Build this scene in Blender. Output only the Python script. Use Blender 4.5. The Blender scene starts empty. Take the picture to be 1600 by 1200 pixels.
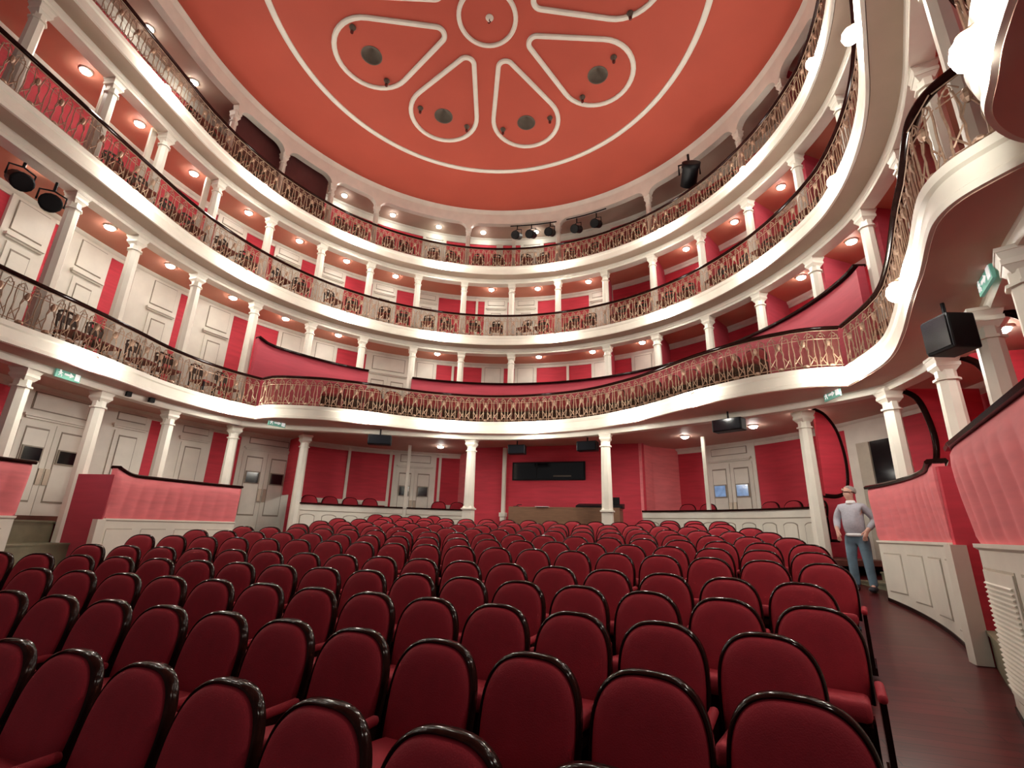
import bpy, bmesh, math, random
from mathutils import Vector, Matrix
random.seed(7)
scene = bpy.context.scene
COL = scene.collection
sin, cos, pi, rad, hyp = math.sin, math.cos, math.pi, math.radians, math.hypot

# ------------------------------------------------------------------ materials
def mat(name, color, rough=0.6, metal=0.0, var=0.08, scale=6.0, bump=0.0, bscale=40.0, sheen=0.0,
        emit=None, estr=0.0, coat=0.0, stretch=None, spec=None):
    m = bpy.data.materials.new(name); m.use_nodes = True
    nt = m.node_tree; N = nt.nodes; L = nt.links
    b = N['Principled BSDF']
    b.inputs['Roughness'].default_value = rough
    b.inputs['Metallic'].default_value = metal
    if spec is not None: b.inputs['Specular IOR Level'].default_value = spec
    tc = N.new('ShaderNodeTexCoord'); mp = N.new('ShaderNodeMapping')
    L.new(tc.outputs['Object'], mp.inputs['Vector'])
    if stretch: mp.inputs['Scale'].default_value = stretch
    nz = N.new('ShaderNodeTexNoise'); nz.inputs['Scale'].default_value = scale; nz.inputs['Detail'].default_value = 4
    L.new(mp.outputs['Vector'], nz.inputs['Vector'])
    rp = N.new('ShaderNodeValToRGB')
    c = color
    rp.color_ramp.elements[0].position = 0.3; rp.color_ramp.elements[1].position = 0.7
    rp.color_ramp.elements[0].color = (c[0]*(1-var), c[1]*(1-var), c[2]*(1-var), 1)
    rp.color_ramp.elements[1].color = (min(1, c[0]*(1+var)), min(1, c[1]*(1+var)), min(1, c[2]*(1+var)), 1)
    L.new(nz.outputs['Fac'], rp.inputs['Fac'])
    L.new(rp.outputs['Color'], b.inputs['Base Color'])
    if bump:
        n2 = N.new('ShaderNodeTexNoise'); n2.inputs['Scale'].default_value = bscale
        L.new(mp.outputs['Vector'], n2.inputs['Vector'])
        bp = N.new('ShaderNodeBump'); bp.inputs['Strength'].default_value = bump; bp.inputs['Distance'].default_value = 0.01
        L.new(n2.outputs['Fac'], bp.inputs['Height']); L.new(bp.outputs['Normal'], b.inputs['Normal'])
    if sheen:
        b.inputs['Sheen Weight'].default_value = sheen
        b.inputs['Sheen Roughness'].default_value = 0.4
        b.inputs['Sheen Tint'].default_value = (min(1, c[0]*2.5+.2), c[1]*1.5+.02, c[2]*1.5+.03, 1)
    if coat: b.inputs['Coat Weight'].default_value = coat; b.inputs['Coat Roughness'].default_value = 0.12
    if emit:
        b.inputs['Emission Color'].default_value = (*emit, 1); b.inputs['Emission Strength'].default_value = estr
    return m

def wood_floor_mat():
    m = mat('floor_boards', (0.090, 0.013, 0.014), rough=0.28, var=0.25, scale=2.0, stretch=(1.0, 6.0, 1.0), spec=0.2)
    nt = m.node_tree; N = nt.nodes; L = nt.links; b = N['Principled BSDF']
    tc = N.new('ShaderNodeTexCoord'); wv = N.new('ShaderNodeTexBrick')
    wv.inputs['Scale'].default_value = 1.0; wv.inputs['Brick Width'].default_value = 1.6; wv.inputs['Row Height'].default_value = 0.11
    wv.inputs['Mortar Size'].default_value = 0.004
    wv.inputs['Color1'].default_value = (1, 1, 1, 1); wv.inputs['Color2'].default_value = (.62, .58, .58, 1); wv.inputs['Mortar'].default_value = (.25, .25, .25, 1)
    L.new(tc.outputs['Object'], wv.inputs['Vector'])
    mx = N.new('ShaderNodeMix'); mx.data_type = 'RGBA'; mx.blend_type = 'MULTIPLY'; mx.inputs['Factor'].default_value = 1.0
    src = b.inputs['Base Color'].links[0].from_socket
    L.new(src, mx.inputs['A']); L.new(wv.outputs['Color'], mx.inputs['B']); L.new(mx.outputs['Result'], b.inputs['Base Color'])
    return m

CREAM = (0.82, 0.79, 0.68)
M = dict(
    cream=mat('cream_paint', CREAM, 0.45, var=0.05, scale=3),
    creamdim=mat('cream_door_paint', (0.78, 0.755, 0.66), 0.45, var=0.06, scale=3),
    softgroove=mat('recess_shade_and_grey_door', (0.50, 0.46, 0.37), 0.6),  # shade of the panel recesses put into the colour; also the grey door
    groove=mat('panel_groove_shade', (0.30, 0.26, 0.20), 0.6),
    red=mat('crimson_wall_cloth', (0.60, 0.040, 0.066), 0.75, var=0.10, scale=1.6, stretch=(1, 1, 9), bump=0.15, bscale=60),
    pink=mat('rose_velvet_upholstery', (0.86, 0.225, 0.245), 0.7, var=0.08, scale=2.2, stretch=(1, 1, 6), sheen=0.3),
    ceil=mat('ceiling_terracotta_paint', (0.46, 0.074, 0.042), 0.75, var=0.05, scale=0.7),
    boxceil=mat('box_ceiling_paint', (0.62, 0.25, 0.165), 0.6, var=0.06, scale=1.2),
    soffit=mat('soffit_rose_paint', (0.62, 0.39, 0.31), 0.6, var=0.05, scale=1.2),
    topceil=mat('gallery_ceiling_paint', (0.50, 0.39, 0.30), 0.7, var=0.06, scale=1.2),
    rose=mat('deep_rose_cloth', (0.47, 0.055, 0.085), 0.75, var=0.08, scale=1.6, stretch=(1, 1, 9)),
    beige=mat('soffit_beige_paint', (0.46, 0.36, 0.27), 0.55, var=0.05, scale=2),
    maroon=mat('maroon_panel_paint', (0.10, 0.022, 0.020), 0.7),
    dark=mat('dark_varnished_wood', (0.016, 0.005, 0.004), 0.12, var=0.3, scale=12, spec=0.06),
    seat=mat('burgundy_velvet', (0.31, 0.0075, 0.020), 0.8, var=0.10, scale=9, bump=0.2, bscale=180, sheen=0.15),
    gold=mat('gilded_cast_iron', (0.40, 0.265, 0.18), 0.45, metal=0.3, var=0.25, scale=30),
    black=mat('black_lacquer', (0.006, 0.006, 0.007), 0.5, var=0.2, spec=0.2),
    floor=wood_floor_mat(),
    carpet=mat('box_floor_boards', (0.16, 0.07, 0.05), 0.6, var=0.2, scale=5),
    step=mat('step_greenish_linoleum', (0.20, 0.19, 0.12), 0.6, var=0.15, scale=5),
    stone=mat('petal_hole_plaster', (0.13, 0.105, 0.08), 0.8, var=0.12),
    desk=mat('brown_desk_wood', (0.19, 0.10, 0.055), 0.45, var=0.15, scale=4, stretch=(1, 8, 8)),
    glass=mat('dark_booth_glass', (0.006, 0.006, 0.008), 0.12, var=0.1),
    doorglass=mat('door_window_glass', (0.006, 0.006, 0.008), 0.1, var=0.2),
    blueglass=mat('glowing_bluish_glass', (0.10, 0.16, 0.26), 0.1, var=0.5, scale=9, emit=(0.35, 0.55, 0.95), estr=0.25),  # blue glow is put into the panes themselves
    brass=mat('door_push_plate_metal', (0.45, 0.38, 0.30), 0.35, metal=0.7),
    green=mat('exit_sign_green', (0.14, 0.36, 0.28), 0.5, emit=(0.12, 0.36, 0.27), estr=0.25),
    white=mat('white_sign_paint', (0.85, 0.88, 0.86), 0.5, emit=(1, 1, 1), estr=0.3),
    paper=mat('white_paper', (0.85, 0.85, 0.82), 0.7),
    globe=mat('lit_globe_glass', (1, 1, 1), 0.3, emit=(1.0, 0.95, 0.86), estr=180.0),
    spot=mat('lit_ceiling_lamp_glass', (1, 1, 1), 0.3, emit=(1.0, 0.95, 0.86), estr=58.0),
    bulbred=mat('red_unlit_bulb', (0.10, 0.010, 0.008), 0.25),
    skin=mat('skin', (0.58, 0.33, 0.25), 0.55, var=0.06, scale=12),
    hair=mat('grey_hair', (0.30, 0.26, 0.235), 0.8, var=0.25, scale=40),
    sweater=mat('pale_grey_knit', (0.44, 0.44, 0.49), 0.85, var=0.08, scale=30, bump=0.3, bscale=140),
    collar=mat('white_shirt_cotton', (0.80, 0.80, 0.80), 0.8),
    jeans=mat('faded_blue_denim', (0.14, 0.22, 0.28), 0.85, var=0.35, scale=5),
    shoe=mat('dark_shoe_leather', (0.03, 0.03, 0.04), 0.5),
    chairred=mat('dull_red_chair_pad', (0.26, 0.035, 0.028), 0.8, var=0.1),
)

def screen_mat():
    # added see-through sheet that puts a brown haze behind the railing ironwork
    m = bpy.data.materials.new('brown_haze_sheet'); m.use_nodes = True; N = m.node_tree.nodes; L = m.node_tree.links
    for n in list(N): N.remove(n)
    o = N.new('ShaderNodeOutputMaterial'); mx = N.new('ShaderNodeMixShader'); tr = N.new('ShaderNodeBsdfTransparent'); d = N.new('ShaderNodeBsdfDiffuse')
    nz = N.new('ShaderNodeTexNoise'); nz.inputs['Scale'].default_value = 3; mr = N.new('ShaderNodeMapRange')
    mr.inputs['To Min'].default_value = .30; mr.inputs['To Max'].default_value = .50
    d.inputs['Color'].default_value = (.15, .085, .055, 1)
    L.new(nz.outputs['Fac'], mr.inputs['Value']); L.new(mr.outputs['Result'], mx.inputs['Fac'])
    L.new(tr.outputs[0], mx.inputs[1]); L.new(d.outputs[0], mx.inputs[2]); L.new(mx.outputs[0], o.inputs['Surface']); return m
M['screen'] = screen_mat()
# ------------------------------------------------------------------ helpers
class MB:
    def __init__(s): s.v = []; s.f = []
    def add(s, vs, fs):
        o = len(s.v); s.v += [tuple(p) for p in vs]; s.f += [tuple(i+o for i in f) for f in fs]; return s
    def box(s, cx, cy, cz, sx, sy, sz, M4=None):
        vs = [Vector((cx+a*sx/2, cy+b*sy/2, cz+c*sz/2)) for a in (-1, 1) for b in (-1, 1) for c in (-1, 1)]
        if M4 is not None: vs = [M4 @ p for p in vs]
        return s.add(vs, [(0, 1, 3, 2), (4, 6, 7, 5), (0, 4, 5, 1), (2, 3, 7, 6), (0, 2, 6, 4), (1, 5, 7, 3)])
    def frustum(s, z0, z1, a, b, n=4, cx=0, cy=0, rot=pi/4):
        vs = []
        for z, r in ((z0, a), (z1, b)):
            for i in range(n): vs.append((cx+r*cos(rot+2*pi*i/n), cy+r*sin(rot+2*pi*i/n), z))
        fs = [(i, (i+1) % n, n+(i+1) % n, n+i) for i in range(n)] + [tuple(range(n-1, -1, -1)), tuple(range(n, 2*n))]
        return s.add(vs, fs)
    def lathe(s, prof, n=16, cx=0, cy=0, cz=0, M4=None):
        vs = []; fs = []
        for r, z in prof:
            for i in range(n):
                p = Vector((cx+r*cos(2*pi*i/n), cy+r*sin(2*pi*i/n), cz+z)); vs.append(M4 @ p if M4 is not None else p)
        for k in range(len(prof)-1):
            for i in range(n): fs.append((k*n+i, k*n+(i+1) % n, (k+1)*n+(i+1) % n, (k+1)*n+i))
        fs.append(tuple(range(n-1, -1, -1))); fs.append(tuple(range((len(prof)-1)*n, len(prof)*n)))
        return s.add(vs, fs)
    def tube(s, pts, r, n=5, closed=False, M4=None):
        pts = [Vector(p) for p in pts]; k = len(pts); vs = []; fs = []
        up0 = Vector((0, 0, 1))
        for i, p in enumerate(pts):
            a = pts[(i-1) % k] if (i > 0 or closed) else p
            b = pts[(i+1) % k] if (i < k-1 or closed) else p
            t = (b-a).normalized()
            u = up0 if abs(t.dot(up0)) < 0.9 else Vector((0, 1, 0))
            x = t.cross(u).normalized(); y = x.cross(t)
            for j in range(n):
                q = p + r*(cos(2*pi*j/n)*x + sin(2*pi*j/n)*y); vs.append(M4 @ q if M4 is not None else q)
        m = k if closed else k-1
        for i in range(m):
            i2 = (i+1) % k
            for j in range(n): fs.append((i*n+j, i*n+(j+1) % n, i2*n+(j+1) % n, i2*n+j))
        if not closed: fs += [tuple(range(n-1, -1, -1)), tuple((k-1)*n+j for j in range(n))]
        return s.add(vs, fs)
    def sweep(s, path, prof, closed=True, caps=True):
        # path: [(x, y, nx, ny)], prof: [(d, z)] with d along the normal
        k = len(prof(0)) if callable(prof) else len(prof); vs = []; fs = []
        for i, (x, y, nx, ny) in enumerate(path):
            pr = prof(i) if callable(prof) else prof
            for d, z in pr: vs.append((x+nx*d, y+ny*d, z))
        kk = k if closed else k-1
        for i in range(len(path)-1):
            for j in range(kk):
                j2 = (j+1) % k; fs.append((i*k+j, i*k+j2, (i+1)*k+j2, (i+1)*k+j))
        if closed and caps: fs += [tuple(range(k)), tuple((len(path)-1)*k+j for j in range(k-1, -1, -1))]
        return s.add(vs, fs)
    def mesh(s, name, m, smooth=False):
        me = bpy.data.meshes.new(name); me.from_pydata(s.v, [], s.f); me.validate(); me.update()
        bm = bmesh.new(); bm.from_mesh(me); bmesh.ops.recalc_face_normals(bm, faces=bm.faces)
        bm.to_mesh(me); bm.free()
        me.materials.append(M[m])
        if smooth:
            for p in me.polygons: p.use_smooth = True
        return me
    def build(s, name, m, parent=None, smooth=False, bevel=0.0):
        o = bpy.data.objects.new(name, s.mesh(name, m, smooth)); COL.objects.link(o)
        if parent is not None: o.parent = parent
        if bevel:
            b = o.modifiers.new('bevel', 'BEVEL'); b.width = bevel; b.segments = 2; b.limit_method = 'ANGLE'
        return o

def smooth_angle(o, deg=35):
    me = o.data
    for p in me.polygons: p.use_smooth = True
    bm = bmesh.new(); bm.from_mesh(me)
    for e in bm.edges:
        if len(e.link_faces) == 2 and e.calc_face_angle(0) > rad(deg): e.smooth = False
    bm.to_mesh(me); bm.free(); return o

def struct(mb, name, m, smooth=False, kind='structure'):
    o = mb.build(name, m); o['kind'] = kind
    if smooth: smooth_angle(o, 40)
    return o
def tag(o, label, cat, group=None, kind='thing'):
    o['label'] = label; o['category'] = cat; o['kind'] = kind
    if group: o['group'] = group
    return o
def thing(name, label, cat, loc=(0, 0, 0), rz=0.0, group=None):
    o = bpy.data.objects.new(name, None); COL.objects.link(o); o.empty_display_size = 0.2
    o.location = loc; o.rotation_euler = (0, 0, rz)
    return tag(o, label, cat, group)
def dup(root, loc, rz, label=None, group=None, scale=None):
    r = root.copy(); COL.objects.link(r); r.location = loc; r.rotation_euler = (0, 0, rz)
    if scale: r.scale = scale
    if label: r['label'] = label
    if group: r['group'] = group
    for ch in list(root.children):
        c = ch.copy(); COL.objects.link(c); c.parent = r
        for g in list(ch.children):
            d = g.copy(); COL.objects.link(d); d.parent = c
    return r
ORD = ['first', 'second', 'third', 'fourth', 'fifth', 'sixth', 'seventh', 'eighth', 'ninth', 'tenth', 'eleventh', 'twelfth',
       'thirteenth', 'fourteenth', 'fifteenth', 'sixteenth', 'seventeenth', 'eighteenth', 'nineteenth', 'twentieth',
       'twenty-first', 'twenty-second', 'twenty-third', 'twenty-fourth', 'twenty-fifth', 'twenty-sixth', 'twenty-seventh', 'twenty-eighth']

# ------------------------------------------------------------------ plan of the horseshoe
R0 = 7.5; TA = 104.0
def P(r, a):
    s = 1 if a >= 0 else -1; b = min(abs(a), TA); t = rad(b)
    if a > 75: r -= min(.45, .0115*(a-75))     # the right-hand side closes in a little towards the stage
    x, y = r*sin(t), r*cos(t)
    if abs(a) > TA:
        k = rad(abs(a)-TA)*R0; x += cos(t)*k; y -= sin(t)*k
    return s*x, y
def Nrm(a):
    s = 1 if a >= 0 else -1; t = rad(min(abs(a), TA)); return s*sin(t), cos(t)
def ring(a0, a1, r=R0, step=2.0):
    n = max(2, int(abs(a1-a0)/step)+1); out = []
    for i in range(n+1):
        a = a0+(a1-a0)*i/n; out.append((*P(r, a), *Nrm(a)))
    return out
def face_rz(a):            # rotation that turns local +y outward along the radial direction at angle a
    nx, ny = Nrm(a); return math.atan2(-nx, ny)
def spline(pts, n=8):
    out = []
    for i in range(len(pts)-1):
        p0 = pts[max(i-1, 0)]; p1 = pts[i]; p2 = pts[i+1]; p3 = pts[min(i+2, len(pts)-1)]
        for k in range(n):
            t = k/n
            out.append(tuple(0.5*((2*b)+(-a+c)*t+(2*a-5*b+4*c-d)*t*t+(-a+3*b-3*c+d)*t**3) for a, b, c, d in zip(p0, p1, p2, p3)))
    out.append(pts[-1]); return out
def withn(pts):            # outward normals (away from the hall's middle) for a polyline running from left to right
    out = []
    for i, p in enumerate(pts):
        a = pts[max(i-1, 0)]; b = pts[min(i+1, len(pts)-1)]
        tx, ty = b[0]-a[0], b[1]-a[1]; l = hyp(tx, ty); out.append((p[0], p[1], -ty/l, tx/l))
    return out
def along(pts, step, start=0.0, end=0.0):   # points and tangents every `step` along a polyline
    d = [0.0]
    for a, b in zip(pts, pts[1:]): d.append(d[-1]+hyp(b[0]-a[0], b[1]-a[1]))
    L = d[-1]-start-end; n = max(1, round(L/step)); st = L/n; out = []
    for i in range(n):
        s = start+(i+.5)*st; k = max(j for j in range(len(d)) if d[j] <= s); k = min(k, len(pts)-2)
        t = (s-d[k])/max(1e-9, d[k+1]-d[k]); a, b = pts[k], pts[k+1]
        out.append((a[0]+(b[0]-a[0])*t, a[1]+(b[1]-a[1])*t, math.atan2(b[1]-a[1], b[0]-a[0]), st))
    return out

# lower balcony front (three curves that meet in inward cusps)
T1L = spline([(-5.55, -5.4), (-5.75, -4.75), (-5.95, -4.1), (-6.08, -3.5), (-6.2, -2.88), (-6.49, -1.77), (-6.75, -.9), (-6.85, 0.0), (-6.78, .8), (-6.58, 1.5)])
T1C = spline([(-6.58, 1.5), (-6.15, 1.42), (-5.7, 1.52), (-4.95, 1.85), (-4.4, 2.25), (-3.9, 2.68), (-3.3, 3.28), (-2.6, 3.83), (-1.4, 4.42), (0, 4.62),
              (1.4, 4.42), (2.6, 3.78), (3.3, 3.2), (3.95, 2.56), (4.45, 2.15), (5.05, 1.76), (5.75, 1.5), (6.15, 1.46), (6.52, 1.5)])
T1R = spline([(6.52, 1.5), (6.64, .7), (6.64, .04), (6.46, -.84), (6.15, -1.97), (6.0, -2.58), (5.82, -3.2), (5.76, -3.5), (5.79, -3.75), (5.92, -3.97), (6.12, -4.22)])
T1B = spline([(6.12, -4.22), (5.8, -4.4), (5.56, -4.65), (5.44, -4.95), (5.33, -5.25), (5.2, -5.8)])
T0B = spline([(-7.3, 1.5), (-6.9, 1.92), (-6.24, 2.38), (-5.46, 2.75), (-3.96, 3.55), (-1.9, 4.6), (0, 4.9), (1.9, 4.55), (4.27, 3.55), (5.46, 2.95), (6.55, 2.2), (7.2, 1.55)])

A_END = 140.0
# ------------------------------------------------------------------ room shell
FS = 0.09; FV = -6.4
def fz(v): return max(0.0, FS*(v-FV))
mb = MB(); rows = [-9.5, -6.4] + [-6.4+.5*i for i in range(1, 32)] + [9.4]
for v in rows: mb.v += [(-9.4, v, fz(v)), (9.4, v, fz(v))]
mb.f = [(2*i, 2*i+1, 2*i+3, 2*i+2) for i in range(len(rows)-1)]
struct(mb, 'floor', 'floor')

def wallring(name, r, z0, z1, a0, a1, m, th=0.15):
    return struct(MB().sweep(ring(a0, a1, r), [(0, z0), (th, z0), (th, z1), (0, z1)]), name, m, True)
WR = 8.75
wallring('wall_ground_left', WR, 0.0, 4.12, -A_END, -36, 'red')
wallring('wall_ground_right', WR, 0.0, 4.12, 36, A_END, 'red')
struct(MB().box(0, 6.72, 2.5, 5.5, .14, 3.3), 'wall_back', 'red')
for s, nm in ((-1, 'wall_back_left_return'), (1, 'wall_back_right_return')):
    mb = MB()
    for (x0, y0), (x1, y1) in (((2.68, 6.62), (2.95, 7.3)), ((2.95, 7.3), (3.75, 7.95)), ((3.75, 7.95), (5.2, 7.1))):
        dx, dy = x1-x0, y1-y0; l = hyp(dx, dy); nx, ny = -dy/l*.1, dx/l*.1
        if x0 > 3.7: continue
        q = [(s*x0, y0), (s*x1, y1), (s*(x1-nx), y1-ny) if False else (s*(x1+nx), y1+ny), (s*(x0+nx), y0+ny)]
        mb.add([(x, y, 1.0) for x, y in q]+[(x, y, 4.12) for x, y in q], [(0, 1, 2, 3), (4, 5, 6, 7), (0, 1, 5, 4), (1, 2, 6, 5), (2, 3, 7, 6), (3, 0, 4, 7)])
    struct(mb, nm, 'pink')
wallring('wall_rear_boxes_left', WR-.02, 0.9, 4.12, -62, -22, 'red', .12)
wallring('wall_rear_boxes_right', WR-.02, 0.9, 4.12, 22, 62, 'red', .12)
wallring('wall_lower_tier', WR, 4.3, 7.6, -A_END, A_END, 'red')
wallring('wall_middle_tier', WR, 7.75, 10.38, -A_END, A_END, 'red')
wallring('wall_top_tier', WR, 10.5, 13.2, -A_END, A_END, 'red')
# cornices at the top of the box walls
for i, (z, nm) in enumerate(((7.6, 'trim_1'), (10.38, 'trim_2'), (13.1, 'trim_3'), (4.12, 'trim_4'))):
    h = .16 if i != 2 else .30
    struct(MB().sweep(ring(-A_END, A_END, WR), [(-.10, z), (-.08, z-.05), (-.03, z-.08), (-.03, z-h), (.02, z-h), (.02, z)]), nm, 'creamdim', True)

# floors and soffits of the tiers
def ngon(pts_front, r, z0, z1, name, m, a=A_END):
    back = [P(r, a-2*a*i/110) for i in range(111)]
    poly = list(pts_front)+back; n = len(poly)
    mb = MB(); mb.v = [(x, y, z0) for x, y in poly]+[(x, y, z1) for x, y in poly]
    mb.f = [tuple(range(n)), tuple(range(n, 2*n))]+[(i, (i+1) % n, n+(i+1) % n, n+i) for i in range(n)]
    return struct(mb, name, m)
def inset(pts, d): return [(x+nx*d, y+ny*d) for x, y, nx, ny in withn(pts)]
T1front = inset(T1L, .02)[:-1] + [(-6.56, 1.54)] + inset(T1C, .02)[1:-1] + [(6.52, 1.54)] + inset(T1R, .02)[1:-1] + [(6.2, -4.22)] + inset(T1B, .02)[1:]
ngon(T1front, WR+.02, 4.12, 4.16, 'ceiling_under_lower_balcony', 'soffit')
ngon(T1front, WR+.02, 4.30, 4.34, 'floor_lower_balcony', 'carpet')
FR = 6.93
for nm, z, m1, m2, zf in (('middle', 7.6, 'boxceil', 'beige', 7.68), ('top', 10.38, 'boxceil', 'beige', 10.43)):
    # zf: underside of the cantilever outside the beam; z: ceiling inside the boxes
    struct(MB().sweep(ring(-A_END, A_END), [(.02, z), (WR-R0+.02, z), (WR-R0+.02, z+.04), (.02, z+.04)]), 'ceiling_boxes_under_%s_tier' % nm, m1, True)
    struct(MB().sweep(ring(-A_END, A_END), [(FR-R0+.04, zf+.01), (0.0, zf+.01), (0.0, zf+.05), (FR-R0+.04, zf+.05)]), 'ceiling_soffit_%s_tier' % nm, m2, True)
    struct(MB().sweep(ring(-A_END, A_END), [(FR-R0+.04, zf+.24), (WR-R0, zf+.24), (WR-R0, zf+.28), (FR-R0+.04, zf+.28)]), 'floor_%s_tier' % nm, 'carpet', True)
struct(MB().sweep(ring(-A_END, A_END), [(-.02, 13.08), (WR-R0+.02, 13.08), (WR-R0+.02, 13.14), (-.02, 13.14)]), 'ceiling_boxes_top_tier', 'topceil', True)

# beams above the columns
def beam(path, z0, z1, name):
    struct(MB().sweep(path, [(-.15, z0), (-.15, z0+.06), (-.17, z0+.08), (-.17, z1-.04), (-.19, z1), (.12, z1), (.12, z0)]), name, 'cream', True)
beam(ring(-A_END, A_END), 7.50, 7.72, 'trim_beam_under_middle_tier')
beam(ring(-A_END, A_END), 10.27, 10.47, 'trim_beam_under_top_tier')
T0path = [P(7.35, -A_END+2*i) for i in range(int((A_END-78)/2)+1)] + T0B + [P(7.35+min(.20, .02*i), 78+2*i) for i in range(int((A_END-78)/2)+1)]
struct(MB().sweep(withn(T0path), [(-.10, 4.0), (-.12, 4.04), (-.12, 4.10), (-.15, 4.13), (.12, 4.13), (.12, 4.0)]), 'trim_beam_under_lower_balcony', 'cream', True)

# fascias
def fascia(path, z0, z1, name):
    return struct(MB().sweep(path, [(.03, z0), (-.015, z0), (-.02, z0+.06), (0, z0+.08), (0, z1-.09), (-.035, z1-.07), (-.05, z1), (.14, z1), (.14, z1-.05), (.03, z1-.05)]), name, 'cream', True)
fascia(withn(T1L), 4.13, 4.45, 'trim_fascia_lower_left')
fascia(withn(T1C), 4.13, 4.45, 'trim_fascia_lower_back')
fascia(withn(T1R), 4.13, 4.45, 'trim_fascia_lower_right')
fascia(withn(T1B), 4.13, 4.45, 'trim_fascia_stage_box')
fascia(ring(-A_END, A_END, FR), 7.68, 8.0, 'trim_fascia_middle')
fascia(ring(-A_END, A_END, FR), 10.43, 10.72, 'trim_fascia_top')

# ------------------------------------------------------------------ main ceiling
CZ = 13.45; RE = 7.36
def ceiling_outline(r):
    pts = [P(r, -104+208*i/120) for i in range(121)]
    (x, y) = pts[-1]; k = (y+6.5)/sin(rad(104)); pts.append((x+cos(rad(104))*k, -6.5)); pts.insert(0, (-(x+cos(rad(104))*k), -6.5)); return pts
holes = [(3.27*sin(rad(45*k)), 3.27*cos(rad(45*k))) for k in range(8)]
bm = bmesh.new()
def loop(pts):
    vs = [bm.verts.new((x, y, CZ)) for x, y in pts]
    for i in range(len(vs)): bm.edges.new((vs[i], vs[(i+1) % len(vs)]))
loop(ceiling_outline(RE+.05))
HR = 0.27
for hx, hy in holes: loop([(hx+HR*cos(2*pi*i/32), hy+HR*sin(2*pi*i/32)) for i in range(32)])
bmesh.ops.triangle_fill(bm, use_beauty=True, use_dissolve=False, edges=bm.edges[:])
me = bpy.data.meshes.new('ceiling'); bm.to_mesh(me); bm.free(); me.materials.append(M['ceil'])
o = bpy.data.objects.new('ceiling', me); COL.objects.link(o); o['kind'] = 'structure'
# cornice between the ceiling and the arches
pth = ring(-122, 122)
struct(MB().sweep(pth, [(RE-R0-.02, 13.44), (RE-R0, 13.40), (-.10, 13.30), (-.08, 13.24), (-.05, 13.20), (-.05, 13.16), (.15, 13.16), (.15, 13.5), (RE-R0-.02, 13.5)]), 'trim_cornice', 'cream', True)
# mouldings on the ceiling
def rim(pts, w, name):
    p = withn(pts+[pts[0], pts[1]])[1:]; p = p[:len(pts)]; p.append(p[0])
    struct(MB().sweep(p, [(-w, CZ+.01), (-w, CZ-.03), (-w*.55, CZ-.055), (w*.55, CZ-.055), (w, CZ-.03), (w, CZ+.01)], closed=False), name, 'cream', True)
rim([(5.2*sin(2*pi*i/120), 5.2*cos(2*pi*i/120)) for i in range(120)], .075, 'trim_ceiling_ring')
rim([(.69*sin(2*pi*i/48), .69*cos(2*pi*i/48)) for i in range(48)], .055, 'trim_ceiling_rosette')
def petal_outline():
    # rounded wedge: small round at the inner end, large round at the outer end (local, +y outward)
    r1, c1, r2, c2 = .20, 1.37, .98, 3.22
    al = math.asin((r2-r1)/(c2-c1)); pts = []
    for i in range(25):
        t = -al + (pi+2*al)*i/24; pts.append((r2*cos(t), c2+r2*sin(t)))
    for i in range(13):
        t = pi+al + (pi-2*al)*i/12; pts.append((r1*cos(t), c1+r1*sin(t)))
    return pts
PO = petal_outline()
for k in range(8):
    a = rad(45*k); pts = [(x*cos(a)+y*sin(a), -x*sin(a)+y*cos(a)) for x, y in PO]
    rim(pts, .065, 'trim_petal_%d' % (k+1))
names = {-2: 'left of the ceiling', -1: 'in the second petal from the left', 0: 'in the third petal from the left', 1: 'in the rightmost full petal'}
proto = None
# dishes and lamp holders in the petals in view
dish = MB()
dish.add([(HR*1.02*cos(2*pi*i/32), HR*1.02*sin(2*pi*i/32), -.012) for i in range(32)]+[(HR*.93*cos(2*pi*i/32), HR*.93*sin(2*pi*i/32), -.012) for i in range(32)]
         +[(HR*.93*cos(2*pi*i/32), HR*.93*sin(2*pi*i/32), .03) for i in range(32)]+[(.02*cos(2*pi*i/32), .02*sin(2*pi*i/32), .22) for i in range(32)],
         [(b*32+i, b*32+(i+1) % 32, (b+1)*32+(i+1) % 32, (b+1)*32+i) for b in range(3) for i in range(32)]+[tuple(range(96, 128))])
dish_me = dish.mesh('ceiling_vent', 'stone', True)
plabel = {-2: 'leftmost complete petal', -1: 'petal just left of the middle gap', 0: 'petal just right of the middle gap', 1: 'rightmost complete petal'}
for k in (-2, -1, 0, 1):
    a = rad(45*k); o = bpy.data.objects.new('ceiling_vent', dish_me); COL.objects.link(o)
    o.location = (3.27*sin(a), 3.27*cos(a), CZ)
    tag(o, 'round grey vent in the %s of the red ceiling' % plabel[k], 'vent', 'ceiling vents')
def make_socket(lab, loc):
    t = thing('ceiling_lamp_holder', lab, 'lamp holder', loc, 0, 'unlit lamp holders on the red ceiling')
    MB().lathe([(.075, 0), (.085, -.02), (.06, -.05), (.045, -.12), (.04, -.13)], 14).build('holder', 'stone', t, True)
    MB().lathe([(.03, -.125), (.042, -.16), (.036, -.20), (.012, -.22)], 12).build('bulb', 'bulbred', t, True)
    return t
sock = None
for k, offs, words in ((-2, (-13.5, 13), ('upper', 'lower')), (-1, (-12, 13), ('left', 'right')), (0, (-13, 12.5), ('left', 'right')), (1, (-13, 10.5), ('lower', 'upper'))):
    for d, w in zip(offs, words):
        a = rad(45*k+d); loc = (3.38*sin(a), 3.38*cos(a), CZ)
        lab = 'small unlit lamp holder, %s one in the ceiling %s' % (w, plabel[k])
        if sock is None: sock = make_socket(lab, loc)
        else: dup(sock, loc, 0, lab)
a = rad(74.5); dup(sock, (3.42*sin(a), 3.42*cos(a), CZ), 0, 'small unlit lamp holder in the petal cut by the top frame edge')
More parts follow.
